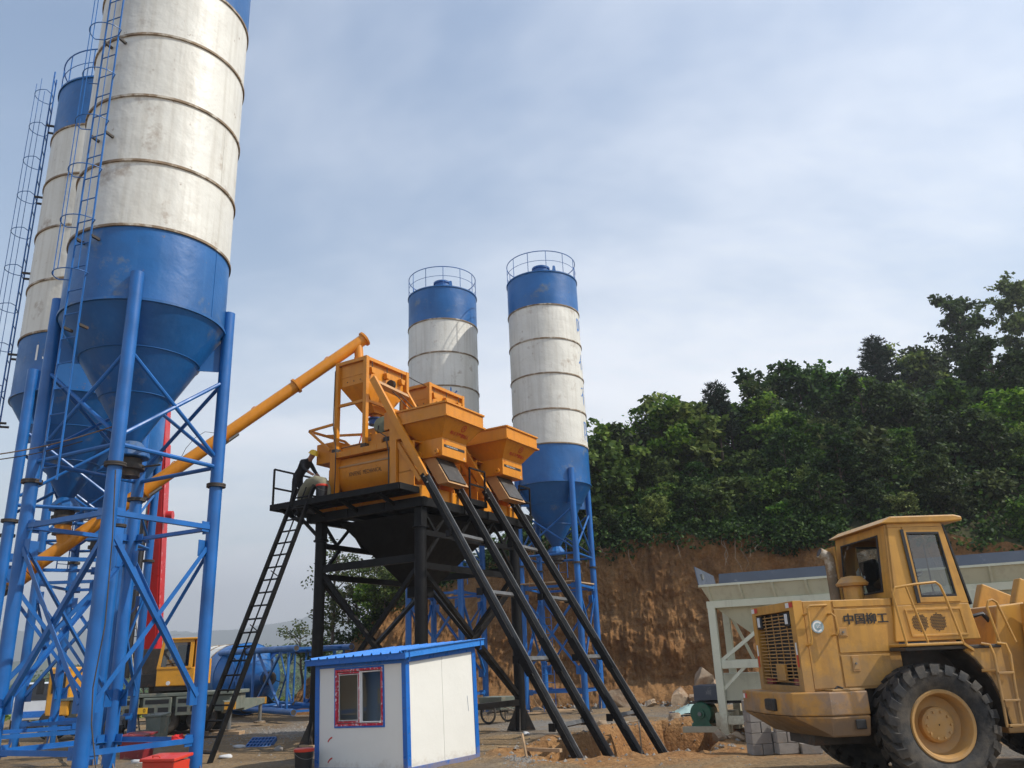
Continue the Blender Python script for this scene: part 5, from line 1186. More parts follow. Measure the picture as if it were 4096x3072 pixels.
# boom
bo = bpy.data.objects.new('boom', None); COL.objects.link(bo); bo.parent = CR
b0, b1 = V((-.95, 1.3, 2.5)), V((-.75, -.9, 13.6)); bd = (b1 - b0).normalized()
for f0, f1, w_ in ((0, .72, .56), (.70, .92, .48), (.90, 1.08, .40)):
    MB().beam(b0 + (b1 - b0) * f0, b0 + (b1 - b0) * f1, w_, w_ * 1.25, V((0, -1, 0))).build('boom_section', 'crane_red', bo, bevel=.05)
MB().beam(b0 + bd * .6 + V((.30, -.3, 0)), b0 + bd * 8 + V((.30, -.3, 0)), .04, .09, V((0, -1, 0))).build('edge_rail', 'crane_red', bo)
for k in range(22): 
    p = b0 + bd * (1.0 + k * .32) + V((.285, -.22, 0)); MB().bx(-.004, .004, -.07, .07, -.09, .09).build('boom_mark', 'decal_white', bo, loc=p) if k % 5 else None
rl = b0 + bd * 5.35 + V((.42, -.25, 0)); MB().tube(rl, rl + V((.24, 0, 0)), .17, 16).build('cable_reel', 'crane_red', bo, True)
MB().tube((-1.2, -.4, 1.9), b0 + bd * 5.2 + V((-.38, -.35, 0)), .14, 14).build('lift_cylinder', 'black_plastic', bo, True); MB().tube(b0 + bd * 4.2 + V((-.40, -.3, 0)), b0 + bd * 6.6 + V((-.2, -.2, 0)), .08, 12).build('lift_rod', 'worn_steel', bo, True)
cb('counter_block', -1.7, 1.1, 1.4, 2.0, 1.6, 2.5, CY_, tt); cb('boom_foot', -1.4, -.4, .6, 1.7, 1.9, 2.9, 'flange_dark', tt)
jk = CR.matrix_basis
for nm, x, y in (('near', 3.0, -2.2),):
    p = Matrix.Translation(CRL) @ Matrix.Rotation(rad(4), 4, 'Z') @ V((x, y, 0))
    tag(MB().bx(-.45, .45, -.3, .3, 0, .10).build('timber_pad', 'wood', loc=(p.x, p.y, gz(p.x, p.y))), 'pale timber pad under the crane outrigger jack', 'timber')
    tag(MB().bx(-.16, .16, -.13, .13, 0, .22).build('timber_block', 'wood_dark', loc=(p.x - .45, p.y - 1.1, gz(p.x - .4, p.y - 1.1) - .01), bevel=.01), 'dark squared timber block lying in front of the outrigger pad', 'timber')
# small truck far left between the legs
vp = D(150, 2830, 38); VN = thing('small_truck', 'small white and blue truck seen between the left silo legs', 'truck', (vp.x, vp.y, -.05), rad(-70))
MB().prism([(-.9, -.8, .45), (.95, -.8, .45), (.95, -.8, 1.2), (.55, -.8, 1.95), (-.8, -.8, 1.95), (-.9, -.8, 1.2)], (0, 1.6, 0)).build('cab', 'van_white', VN, bevel=.05)
MB().prism([(.965, -.68, 1.24), (.965, .68, 1.24), (.60, .68, 1.87), (.60, -.68, 1.87)], (.01, 0, .01)).build('windscreen', 'black_plastic', VN); MB().bx(.94, .97, -.75, .75, .55, .8).build('bumper', 'trim_blue', VN)
MB().bx(-3.2, -1.0, -.85, .85, .6, .75).build('bed', 'trim_blue', VN); 
for y in (-.85, .85): MB().bx(-3.2, -1.0, y - .02, y + .02, .75, 1.15).build('bed_side', 'trim_blue', VN)
for x in (.3, -2.4):
    for y in (-.78, .78): MB().lathe([(.02, -.09), (.3, -.09), (.33, -.05), (.33, .05), (.3, .09), (.02, .09)], 18, V((x, y, .33)), V((0, 1, 0))).build('wheel', 'rubber', VN, True)

# ================================================================ PEOPLE
def person(name, label, J, E_, loc, rotz, cols, helmet, hands=()):
    me = bpy.data.meshes.new(name); ks = list(J); idx = {k: i for i, k in enumerate(ks)}
    me.from_pydata([J[k][0] for k in ks], [(idx[a], idx[b]) for a, b in E_], []); me.update()
    ob = bpy.data.objects.new(name, me); COL.objects.link(ob)
    ob.modifiers.new('skin', 'SKIN'); s = ob.modifiers.new('sub', 'SUBSURF'); s.levels = s.render_levels = 2
    for i, k in enumerate(ks):
        r = J[k][1]; me.skin_vertices[0].data[i].radius = r if isinstance(r, tuple) else (r, r); me.skin_vertices[0].data[i].use_root = (k == 'pelvis')
    dg = bpy.context.evaluated_depsgraph_get(); m2 = bpy.data.meshes.new_from_object(ob.evaluated_get(dg)); bpy.data.objects.remove(ob)
    names = []
    for c in cols.values():
        if c not in names: names.append(c)
    for c in names: m2.materials.append(MATS[c])
    for p in m2.polygons:
        c = p.center; k = min(ks, key=lambda q: (V(J[q][0]) - c).length / (J[q][1] if not isinstance(J[q][1], tuple) else max(J[q][1])) ** .5)
        p.material_index = names.index(cols[k]); p.use_smooth = True
    o = bpy.data.objects.new(name, m2); COL.objects.link(o); o.location = loc; o.rotation_euler = (0, 0, rotz); tag(o, label, 'person')
    hc, hd = V(helmet[0]), V(helmet[1]).normalized()
    MB().lathe([(.15, -.02), (.165, -.018), (.142, .005), (.138, .05), (.115, .095), (.06, .125), (.005, .135)], 20, hc, hd).build('hard_hat', 'helmet_yellow', o, True)
    for (hp, hdr) in hands:          # five unequal fingers closing downwards
        hp, hdr = V(hp), V(hdr).normalized(); sx_, sy_, _ = frame_of(hdr)
        fm = MB()
        for q, ln in ((-1.5, .07), (-.5, .085), (.5, .08), (1.5, .062)):
            b_ = hp + sx_ * q * .018; fm.pipe([b_, b_ + hdr * ln * .55, b_ + hdr * ln * .8 - V((0, 0, ln * .45))], .009, 6)
        fm.pipe([hp + sx_ * .035 - hdr * .05, hp + sx_ * .06 - hdr * .01, hp + sx_ * .05 + hdr * .03 - V((0, 0, .02))], .010, 6)
        fm.build('fingers', 'skin', o, True)
    return o
J = dict(pelvis=((0, 0, .94), (.165, .125)), spine=((.13, 0, 1.14), (.16, .12)), chest=((.29, 0, 1.32), (.19, .13)), neck=((.40, 0, 1.43), .06), head=((.47, 0, 1.52), (.092, .10)), crown=((.53, 0, 1.60), (.075, .085)),
         shL=((.29, .19, 1.35), .075), elL=((.42, .25, 1.10), .055), wrL=((.60, .17, .94), .038), haL=((.67, .14, .90), (.045, .022)),
         shR=((.29, -.19, 1.35), .075), elR=((.40, -.26, 1.10), .055), wrR=((.60, -.18, .95), .038), haR=((.67, -.15, .91), (.045, .022)),
         hipL=((-.01, .10, .88), .105), knL=((.05, .12, .50), .075), anL=((-.05, .13, .10), .055), toL=((.12, .15, .04), .042),
         hipR=((-.01, -.10, .88), .105), knR=((-.02, -.12, .50), .075), anR=((-.12, -.13, .10), .055), toR=((.06, -.15, .04), .042))
E_ = [('pelvis', 'spine'), ('spine', 'chest'), ('chest', 'neck'), ('neck', 'head'), ('head', 'crown'), ('chest', 'shL'), ('shL', 'elL'), ('elL', 'wrL'), ('wrL', 'haL'), ('chest', 'shR'), ('shR', 'elR'), ('elR', 'wrR'), ('wrR', 'haR'),
      ('pelvis', 'hipL'), ('hipL', 'knL'), ('knL', 'anL'), ('anL', 'toL'), ('pelvis', 'hipR'), ('hipR', 'knR'), ('knR', 'anR'), ('anR', 'toR')]
cols = {k: 'cloth_dark' for k in J}
for k in ('head', 'neck', 'wrL', 'haL', 'wrR', 'haR'): cols[k] = 'skin'
cols['crown'] = 'hair'; cols['toL'] = cols['toR'] = 'black_plastic'
person('person', 'worker in dark clothes and yellow hard hat bending over on the left walkway', J, E_, W(-4.46, -.02, 6.32), PROT + rad(8), cols, ((.52, 0, 1.57), (.45, 0, .9)), (((.69, .14, .89), (.8, 0, -.6)), ((.69, -.15, .90), (.8, 0, -.6))))
J2 = dict(pelvis=((0, 0, .50), (.17, .14)), spine=((.14, 0, .66), (.17, .13)), chest=((.33, 0, .78), (.20, .14)), neck=((.46, 0, .86), .06), head=((.53, 0, .94), (.092, .10)), crown=((.58, 0, 1.02), (.075, .085)),
          shL=((.33, .19, .80), .075), elL=((.48, .24, .55), .055), wrL=((.62, .18, .36), .038), haL=((.68, .16, .30), (.045, .022)),
          shR=((.33, -.19, .80), .075), elR=((.48, -.24, .55), .055), wrR=((.62, -.18, .36), .038), haR=((.68, -.16, .30), (.045, .022)),
          hipL=((.02, .12, .48), .11), knL=((.40, .18, .50), .075), anL=((.18, .16, .10), .055), toL=((.34, .17, .04), .042),
          hipR=((.02, -.12, .48), .11), knR=((.40, -.18, .48), .075), anR=((.18, -.16, .10), .055), toR=((.34, -.17, .04), .042))
cols2 = {k: 'cloth_grey' for k in J2}; cols2.update({k: 'cloth_dark' for k in ('hipL', 'hipR', 'knL', 'knR', 'anL', 'anR', 'pelvis')})
for k in ('head', 'neck', 'wrL', 'haL', 'wrR', 'haR'): cols2[k] = 'skin'
cols2['crown'] = 'hair'; cols2['toL'] = cols2['toR'] = 'black_plastic'
g = G(490, 3005); person('person', 'worker in grey shirt and yellow hard hat crouching beside the dark red box', J2, E_, (g.x - .25, g.y, gz(g.x, g.y)), rad(120), cols2, ((.57, 0, .99), (.4, 0, .9)), (((.69, .16, .29), (.5, 0, -.8)), ((.69, -.16, .29), (.5, 0, -.8))))

# ================================================================ SMALL THINGS ON THE TOWER
pts = [W(*p) for p in ((-3.98, -.30, 6.40), (-3.93, -.32, 6.56), (-3.80, -.33, 6.74), (-3.62, -.33, 6.88), (-3.42, -.32, 6.92), (-3.24, -.30, 6.86), (-3.14, -.28, 6.70), (-3.12, -.27, 6.46))]
o0 = pts[0].copy(); mb = MB().pipe([p - o0 for p in pts], .2, 16, False, [.13, .16, .185, .195, .20, .195, .18, .17])
mb.map(lambda p: p + p.normalized() * 0 + V((0, 0, fbm(p.x * 5, p.y * 5, p.z * 5) * .03)))
tag(mb.build('canvas_sleeve', 'canvas', smooth=True, loc=o0), 'bulging olive canvas sleeve arched over the left walkway beside the worker', 'hose')
def bucket(label, loc, r, h):
    R = thing('bucket', label, 'bucket', loc, .6); 
    MB().lathe([(r * .82, 0), (r, h)], 24, capa=True).build('pail', 'black_plastic', R, True)
    MB().lathe([(r * 1.04, h - .03), (r * 1.06, h - .02), (r * 1.06, h + .02), (r * .95, h + .03), (.005, h + .025)], 24).build('lid', 'red_paint', R, True)
    MB().pipe([(r * 1.03 * math.cos(a), r * 1.03 * math.sin(a), h * .85 - .10 * math.sin((a - 3.3) / 2.9 * math.pi)) for a in [3.3 + 2.9 * i / 10 for i in range(11)]], .005, 5).build('handle', 'worn_steel', R)
    MB().lathe([(r * .93, h * .2), (r * .99, h * .62)], 24).build('paper_label', 'teal_grey', R) if False else None
    return R
bucket('black bucket with red lid standing on the tower walkway', W(-2.98, -.55, 6.325), .16, .40)
bucket('black bucket with red lid standing beside the cabin corner', (-4.42, 17.75, gz(-4.42, 17.75)), .19, .42)

# ================================================================ BINS, CRATE, RAGS, LADDERS NEAR THE LEFT SILOS
def box_bin(name, label, cat, loc, rz_, w_, d, h, m, txt=None):
    R = thing(name, label, cat, loc, rz_)
    MB().prism_between([(-w_ * .46, -d * .46, 0), (w_ * .46, -d * .46, 0), (w_ * .46, d * .46, 0), (-w_ * .46, d * .46, 0)], [(-w_ / 2, -d / 2, h), (w_ / 2, -d / 2, h), (w_ / 2, d / 2, h), (-w_ / 2, d / 2, h)]).build('body', m, R, bevel=.012)
    MB().prism([(-w_ / 2 - .03, -d / 2 - .04, h), (w_ / 2 + .03, -d / 2 - .04, h), (w_ / 2 + .03, -d / 2 - .04, h + .05), (-w_ / 2 - .03, -d / 2 - .04, h + .05)], (0, d + .08, .05)).build('lid', m, R, bevel=.01)
    MB().pipe([(-.07, -d / 2 - .05, h + .07), (-.06, -d / 2 - .08, h + .10), (.06, -d / 2 - .08, h + .10), (.07, -d / 2 - .05, h + .07)], .01, 6).build('handle', m, R)
    if txt: lettering(txt, .12, (0, -d / 2 + .004 - .02, h * .42), (1, 0, 0), (0, 0, 1), 'decal_black', R)
    return R
g = G(655, 3165); box_bin('red_box', 'bright red lidded metal box in front of the nearest silo legs', 'box', (g.x, g.y, gz(g.x, g.y)), rad(-14), .64, .45, .50, 'red_paint', 'DANGEROUS')
g = G(545, 3030); box_bin('red_box', 'dark red metal box among the blue legs behind the bright red one', 'box', (g.x, g.y, gz(g.x, g.y)), rad(-8), .66, .5, .50, 'dark_red')
g = G(622, 2985); box_bin('grey_bin', 'grey green plastic bin with plastic sheet on its lid', 'bin', (g.x, g.y, gz(g.x, g.y)), rad(-10), .46, .46, .80, 'grey_green')
def lump(name, label, cat, loc, sx, sy, sz, m, seed, rough=.35, sub=4):
    import bmesh
    rs_ = random.Random(int(seed * 10) + 3); cuts = [(V((rs_.gauss(0, 1), rs_.gauss(0, 1), rs_.gauss(0, .8))).normalized(), rs_.uniform(.45, .8)) for _ in range(11)]
    bm = bmesh.new(); bmesh.ops.create_icosphere(bm, subdivisions=sub, radius=1)
    for v in bm.verts:
        n_ = fbm(v.co.x * 1.3 + seed, v.co.y * 1.3, v.co.z * 1.3) * rough + fbm(v.co.x * 3.5 + seed, v.co.y * 3.5, v.co.z * 3.5) * rough * .35
        v.co = v.co * (1 + n_)
        if m == 'stone':
            for pn, pd in cuts:
                e_ = v.co.dot(pn) - pd
                if e_ > 0: v.co -= pn * e_ * .93
        v.co = V((v.co.x * sx, v.co.y * sy, v.co.z * sz))
    me = bpy.data.meshes.new(name); bm.to_mesh(me); bm.free(); me.materials.append(MATS[m])
    me.polygons.foreach_set('use_smooth', [m != 'stone'] * len(me.polygons))
    o = place(name, me, None, loc); return tag(o, label, cat)
p = D(712, 2958, 16.6); lump('red_rag', 'crumpled bright red cloth draped on the tie beam beside a blue leg', 'cloth', p, .13, .10, .09, 'cloth_red', 3, .5)
g = G(1045, 2985); CT_ = thing('blue_crate', 'blue slotted plastic crate lying on the bare ground', 'crate', (g.x, g.y, gz(g.x, g.y)), rad(-6)); CT_.rotation_euler = (rad(24), 0, rad(-8))
MB().bx(-.34, .34, -.24, .24, 0, .02).build('base', 'crate_blue', CT_)
for y in (-.24, -.08, .08, .24): MB().bx(-.34, .34, y - .014, y + .014, .02, .12).build('slat', 'blue_steel', CT_)
for k in range(8): MB().bx(-.34 + k * .0971 - .012, -.34 + k * .0971 + .012, -.24, .24, .018, .118).build('slat', 'blue_steel', CT_)
def ladder_thing(label, a, b, wv, n, m, r=.018):
    a, b, wv = V(a), V(b), V(wv); R = thing('ladder', label, 'ladder', a)
    for s in (0, 1): MB().beam(wv * s, b - a + wv * s, .025, .06).build('stringer', m, R)
    for k in range(n):
        p = (b - a) * ((k + .6) / n); MB().tube(p, p + wv, r, 6).build('rung', m, R)
ga = G(560, 2945); ladder_thing('grey steel ladder leaning among the blue silo legs', (ga.x, ga.y, 0), D(512, 2470, ga.y + .9), (.28, 0, 0), 14, 'worn_steel')
ga = G(2182, 2862); ladder_thing('narrow blue ladder standing inside the legs of the right silo', (ga.x, 34.0, 0), (ga.x - .02, 34.1, 3.65), (.46, 0, 0), 12, 'blue_steel', .014)
def cable(label, pts, r, m='flange_dark'):
    o0 = V(pts[0]); return tag(MB().pipe([V(p) - o0 for p in pts], r, 6).build('cable', m, loc=o0), label, 'cable')
a, b = D(-60, 1825, 14.3), D(452, 1706, 14.55)
cable('upper brown cable slung from the front leg of the nearest silo', [a + (b - a) * f - V((0, 0, .07 * math.sin(f * math.pi))) for f in [i / 10 for i in range(11)]], .012, 'wood_dark')
a, b = D(-60, 1845, 14.5), D(330, 1765, 14.8)
cable('lower dark cable slung beside the nearest silo', [a + (b - a) * f - V((0, 0, .05 * math.sin(f * math.pi))) for f in [i / 10 for i in range(11)]], .010)
cable('black cable hanging down the front leg of the nearest silo', [D(462, 1880, 14.32), D(450, 2150, 14.30), D(420, 2500, 14.30), D(372, 2750, 14.3), D(366, 2900, 14.28), D(385, 3090, 14.2)], .012)

# ================================================================ HAND CART by the right column
g0, g1 = G(1957, 2897), G(2030, 2893); cc_ = (g0 + g1) / 2; CA = thing('hand_cart', 'old two-wheeled hand cart standing beside the right black column', 'cart', (cc_.x, cc_.y, gz(cc_.x, cc_.y)), rad(52))
for s in (-1, 1):
    wt = MB().ring(.30, 0, .035, 26, 8).map(lambda p: V((s * .50 + p.z, p.x, p.y + .335))).build('wheel', 'rubber', CA, True)
    for k in range(8):
        a = k * math.pi / 8; MB().tube((s * .50, .28 * math.cos(a), .335 + .28 * math.sin(a)), (s * .50, -.28 * math.cos(a), .335 - .28 * math.sin(a)), .006, 4).build('spoke', 'worn_steel', wt)
MB().tube((-.52, 0, .335), (.52, 0, .335), .022, 8).build('axle', 'flange_dark', CA)
MB().prism_between([(-.36, -.40, .42), (.36, -.40, .42), (.36, .40, .42), (-.36, .40, .42)], [(-.42, -.52, .82), (.42, -.52, .82), (.42, .52, .82), (-.42, .52, .82)]).build('tray', 'grey_green', CA, bevel=.01)
for s in (-1, 1): MB().pipe([(s * .22, .4, .48), (s * .22, -.5, .50), (s * .26, -1.1, .35)], .02, 8).build('handle', 'flange_rust', CA)
MB().tube((0, -.3, .45), (0, -.3, .03), .018, 6).build('prop_leg', 'flange_dark', CA)

# ================================================================ CONCRETE BLOCKS behind the loader
blk = MB().bx(-.195, .195, -.095, .095, 0, .19).mesh('concrete_block', 'concrete_block')
def stack(x, y, layout, lab, rz_):
    for L, row in enumerate(layout):
        for (dx, dy, turn) in row:
            c, s = math.cos(rz_), math.sin(rz_)
            o = place('concrete_block', blk, None, (x + dx * c - dy * s, y + dx * s + dy * c, gz(x, y) + .195 * L + .005), .008, (0, 0, rz_ + (math.pi / 2 if turn else 0) + random.uniform(-.05, .05)))
            o_ = ('bottom', 'second', 'third', 'fourth', 'fifth', 'top')[L] if len(layout) > 3 else ('bottom', 'middle', 'top')[L]
            w_ = '' if len(row) == 1 else (' left' if dx < 0 else ' right') if turn else (' near' if dy < 0 else ' far')
            tag(o, (w_.strip() + ' ' if w_ else '') + 'concrete block of the ' + o_ + ' course in the ' + lab, 'block', 'concrete blocks behind the loader')
two = [(-.0, -.1, False), (0, .1, False)]; tw = [(-.1, 0, True), (.1, 0, True)]
stack(4.50, 17.45, [tw, two, tw, two, tw], 'tall stack beside the loader', rad(4))
stack(4.93, 17.25, [two, tw, [(0, -.1, False)]], 'low stack under the counterweight', rad(4))
stack(5.38, 17.25, [two, [(0, .1, False)]], 'lowest stack by the far rear wheel', rad(2))

# ================================================================ BOULDERS, TARP, STAKES, PLANKS, LITTER
BL = [(2495, 2800, 36.2, .62, .5, .50, 'pale angular boulder at the foot of the cut, left of the others'), (2718, 2795, 36.0, .85, .6, .62, 'largest pale boulder at the foot of the cut'),
      (2822, 2735, 36.4, .60, .6, .70, 'tall brown boulder leaning behind the batching hopper leg'), (2868, 2770, 36.0, .5, .5, .45, 'dark boulder beside the batching hopper leg'),
      (2780, 2800, 35.6, .35, .35, .28, 'small brown boulder between the two big ones'), (2600, 2815, 35.6, .28, .25, .18, 'small flat boulder in front of the pale ones'),
      (2693, 2872, 27.2, .30, .26, .20, 'rounded boulder on the far edge of the trench'), (2880, 2975, 19.9, .26, .22, .16, 'boulder propping the batching hopper foot'),
      (2945, 2970, 19.9, .22, .22, .15, 'second boulder beside the batching hopper foot'), (2405, 2905, 25.3, .28, .22, .16, 'boulder on the near trench edge between the rails'), (2065, 2895, 28.2, .2, .2, .12, 'small grey stone lying by the right column')]
for i, (u, v, y, sx, sy, sz, lab) in enumerate(BL):
    p = D(u, v, y); o = lump('boulder', lab, 'boulder', (p.x, p.y, max(p.z, gz(p.x, p.y) + sz * .35)), sx, sy, sz, 'stone', i * 7.7, .38); o['group'] = 'boulders on the site'; o.rotation_euler = (0, 0, i * 1.3)
tp = MB(); n = 16; gC = G(2745, 2850)
for j in range(n + 1):
    for i in range(n + 1):
        a, b = i / n - .5, j / n - .5; tp.v.append((a * 1.3, b * 1.1, .03 + .30 * math.exp(-((a * 2.4) ** 2 + (b * 2.4) ** 2)) * (1 + .6 * fbm(a * 6, b * 6, 2)) + abs(fbm(a * 9, b * 9, 5)) * .05))
tp.f = [(j * (n + 1) + i, j * (n + 1) + i + 1, (j + 1) * (n + 1) + i + 1, (j + 1) * (n + 1) + i) for j in range(n) for i in range(n)]
tag(tp.build('plastic_sheet', 'tarp_green', smooth=True, loc=(gC.x, 29.5, gz(gC.x, 29.5) + .02)), 'crumpled pale green plastic sheet near the green drive drum', 'sheet')
gA = G(2090, 2932)
def bar(name, a, b, w_, h, m, label, cat, tube=False):
    a, b = V(a), V(b); c = (a + b) / 2; mb = MB().tube(a - c, b - c, w_, 8) if tube else MB().beam(a - c, b - c, w_, h); return tag(mb.build(name, m, loc=c), label, cat)
ft = G(2111, 3046); bar('wooden_stake', (ft.x, ft.y, -.05), D(2088, 2934, ft.y + .05), .06, .03, 'wood', 'slim pale wooden stake standing right of the cabin', 'stake')
a, b = G(1998, 3005), G(2244, 3012); bar('wood_plank', (a.x, a.y, .06), (b.x, b.y, .05), .10, .07, 'wood', 'weathered plank lying on the ground right of the cabin', 'plank')
a, b = D(2554, 2878, 21.0), D(2574, 3034, 20.9); bar('rusty_rod', (a.x, a.y, a.z), (b.x, b.y, -1.2), .016, 0, 'flange_rust', 'thin rusty rod standing in the trench between the rails', 'rod', True)
a, b = G(2412, 2912), G(2568, 2897); bar('rusty_rod', (a.x, a.y, .08), (b.x, b.y, .10), .018, 0, 'flange_rust', 'thin rusty rod lying across the trench edge', 'rod', True)
a, b = G(2680, 2856), G(2782, 2862); bar('blue_pipe', (a.x, a.y, .05), (b.x, b.y, .06), .025, 0, 'trim_blue', 'thin blue pipe lying before the green plastic sheet', 'pipe', True)
for k, (u0, v0, u1, v1, lab) in enumerate(((1205, 2992, 1262, 2994, 'pale plank lying left of the cabin post'), (780, 2932, 945, 2926, 'long dark plank on the ground behind the ladder foot'), (790, 3010, 868, 3016, 'short dark plank beside the nearest silo leg'), (860, 2905, 920, 2902, 'dark timber lying by the outrigger'), (2090, 2860, 2290, 2848, 'pale board lying at the foot of the right silo'), (120, 3030, 330, 3018, 'grey board lying under the left silos'))):
    a, b = G(u0, v0), G(u1, v1); bar('wood_plank', (a.x, a.y, .05), (b.x, b.y, .05), .14, .05, 'wood' if 'pale' in lab else 'wood_dark', lab, 'plank')
for k, (u, x, y, lab) in enumerate(((2150, .55, 34.55, 'curved plywood sheet leaning at the left leg of the right silo'), (2190, 1.0, 34.75, 'second curved plywood sheet nearer the middle of the right silo'))):
    mb = MB(); n = 12
    prof = [(.0, 1.05), (.06, .75), (.15, .45), (.30, .2), (.55, .06), (.9, .02), (1.3, .02)]
    for j in range(len(prof) - 1):
        (a, z0_), (b, z1_) = prof[j], prof[j + 1]; mb.prism([(a, 0, z0_), (b, 0, z1_), (b, .42, z1_), (a, .42, z0_)], (.012, 0, .012))
    tag(mb.build('plywood_sheet', 'plywood', loc=(x - .35, y, gz(x, y))), lab, 'plywood')
for k, (u, v, lab) in enumerate(((960, 2993, 'flattened pale paper scrap by the blue crate'), (905, 3035, 'striped crumpled paper behind the ladder foot'), (555, 3055, 'crumpled white plastic bag by the bright red box'), (1115, 3000, 'small square concrete offcut beyond the cabin'), (2104, 2942, 'tiny white scrap beside the wooden stake'))):
    g = G(u, v); lump('litter', lab, 'litter', (g.x, g.y, gz(g.x, g.y) + .03), .17 if k < 3 else .10, .12, .05 if k != 3 else .10, 'fabric_white' if k != 3 else 'concrete_block', k * 3.3, .5, 2)
# loose stones all over the yard: nobody could count them
gv = MB(); random.seed(11)
def stone(x, y, r, z=None):
    z = gz(x, y) if z is None else z; k = random.uniform(.4, .8); a = random.uniform(0, 6.3); c, s = math.cos(a), math.sin(a)
    q = [(1, 0, 0), (0, 1, 0), (-1, 0, 0), (0, -1, 0), (0, 0, 1), (0, 0, -.4)]
    gv.add([(x + (p[0] * c - p[1] * s * .7) * r * random.uniform(.7, 1.2), y + (p[0] * s + p[1] * c * .7) * r * random.uniform(.7, 1.2), z + p[2] * r * k) for p in q], [(0, 1, 4), (1, 2, 4), (2, 3, 4), (3, 0, 4), (1, 0, 5), (2, 1, 5), (3, 2, 5), (0, 3, 5)])
for _ in range(2200):
    x, y = random.uniform(-15, 8), random.uniform(14, 36)
    if pit_sd(x, y) > -.1: stone(x, y, random.choice((.015, .02, .02, .03, .045)))
for _ in range(1500):
    x, y = random.gauss(-7.7, 1.3), random.gauss(29.5, 1.7); stone(x, y, random.choice((.02, .03, .04, .05)))
for _ in range(500):
    g = G(2085 + random.gauss(0, 28), 3052 + random.gauss(0, 7)); stone(g.x, g.y, random.choice((.02, .03, .035)))
for _ in range(900):
    x = random.uniform(-9, 9); y = interp([(-10, 41.8), (-6.5, 40.4), (-3.5, 39.8), (0, 39.0), (4, 38.3), (9, 37.5)], x) - .6 - abs(random.gauss(0, .9)); stone(x, y, random.choice((.05, .08, .10, .16, .22)))
for _ in range(500):
    a = random.choice(range(len(PIT))); f = random.random(); (x0, y0), (x1, y1) = PIT[a], PIT[(a + 1) % len(PIT)]; x, y = x0 + (x1 - x0) * f + random.gauss(0, .3), y0 + (y1 - y0) * f + random.gauss(0, .3); stone(x, y, random.choice((.03, .05, .07)))
tag(gv.build('loose_stones', 'gravel_stone', fix=False), 'loose stones and gravel scattered over the yard', 'gravel', kind='stuff')
# ================================================================ TREES
def leaf_cluster(mb, c, rx, rz_, n, ls, droop=.3):
    for _ in range(n):
        while True:
            p = V((random.uniform(-1, 1), random.uniform(-1, 1), random.uniform(-1, 1)))
            if .12 < p.length_squared < 1: break
        p = V((p.x * rx, p.y * rx, p.z * rz_)) + c
        d = V((random.gauss(0, 1), random.gauss(0, 1), random.gauss(-droop, .55))).normalized(); u = V((random.gauss(0, 1), random.gauss(0, 1), random.gauss(.9, .8)))
        s = d.cross(u)
        if s.length < .1: continue
        s = s.normalized() * ls * random.uniform(.28, .42); d = d * ls * random.uniform(.8, 1.3)
        o = len(mb.v); mb.v += [tuple(p), tuple(p + d * .5 + s), tuple(p + d), tuple(p + d * .5 - s)]; mb.f.append((o, o + 1, o + 2, o + 3))
def make_tree(seed, H, R, ncl, nl, ls, leaf, low=.25, crs=.55, flat=.7):
    random.seed(seed); tr = MB(); cr = MB(); pts = []; p = V((0, 0, -.3)); lean = V((random.uniform(-.12, .12), random.uniform(-.12, .12), 1))
    for k in range(7): pts.append(p.copy()); p = p + lean * (H * .9 / 6) + V((random.gauss(0, .05 * H / 5), random.gauss(0, .05 * H / 5), 0))
    tr.pipe(pts, .1, 7, False, [H * .022 * (1 - k / 7.6) for k in range(7)])
    nb = 12
    for b in range(nb):
        f = low + (1 - low) * (b + random.random()) / nb; i = min(5, int(f * 6)); base = pts[i] + (pts[i + 1] - pts[i]) * (f * 6 - i if f < 1 else 1)
        a = b * 2.4 + random.random(); rr = R * math.sqrt(max(.08, math.sin(min(1, (f - low * .6) / (1 - low * .6)) * math.pi * .82 + .35))) * random.uniform(.65, 1.08)
        tip = base + V((math.cos(a) * rr, math.sin(a) * rr, R * random.uniform(.15, .55)))
        mid = (base + tip) / 2 + V((0, 0, R * .06)); tr.pipe([base, mid, tip], .03, 5, False, [H * .009, H * .006, H * .002])
        for _ in range(int(ncl / nb)):
            q = random.uniform(.35, 1.08); c = base + (tip - base) * q + V((random.gauss(0, R * .15), random.gauss(0, R * .15), random.gauss(0, R * .12)))
            leaf_cluster(cr, c, crs * random.uniform(.6, 1.2), crs * flat * random.uniform(.6, 1.1), int(nl * random.uniform(.6, 1.4)), ls)
    return tr.mesh('trunk', 'bark', True), cr.mesh('crown', leaf)
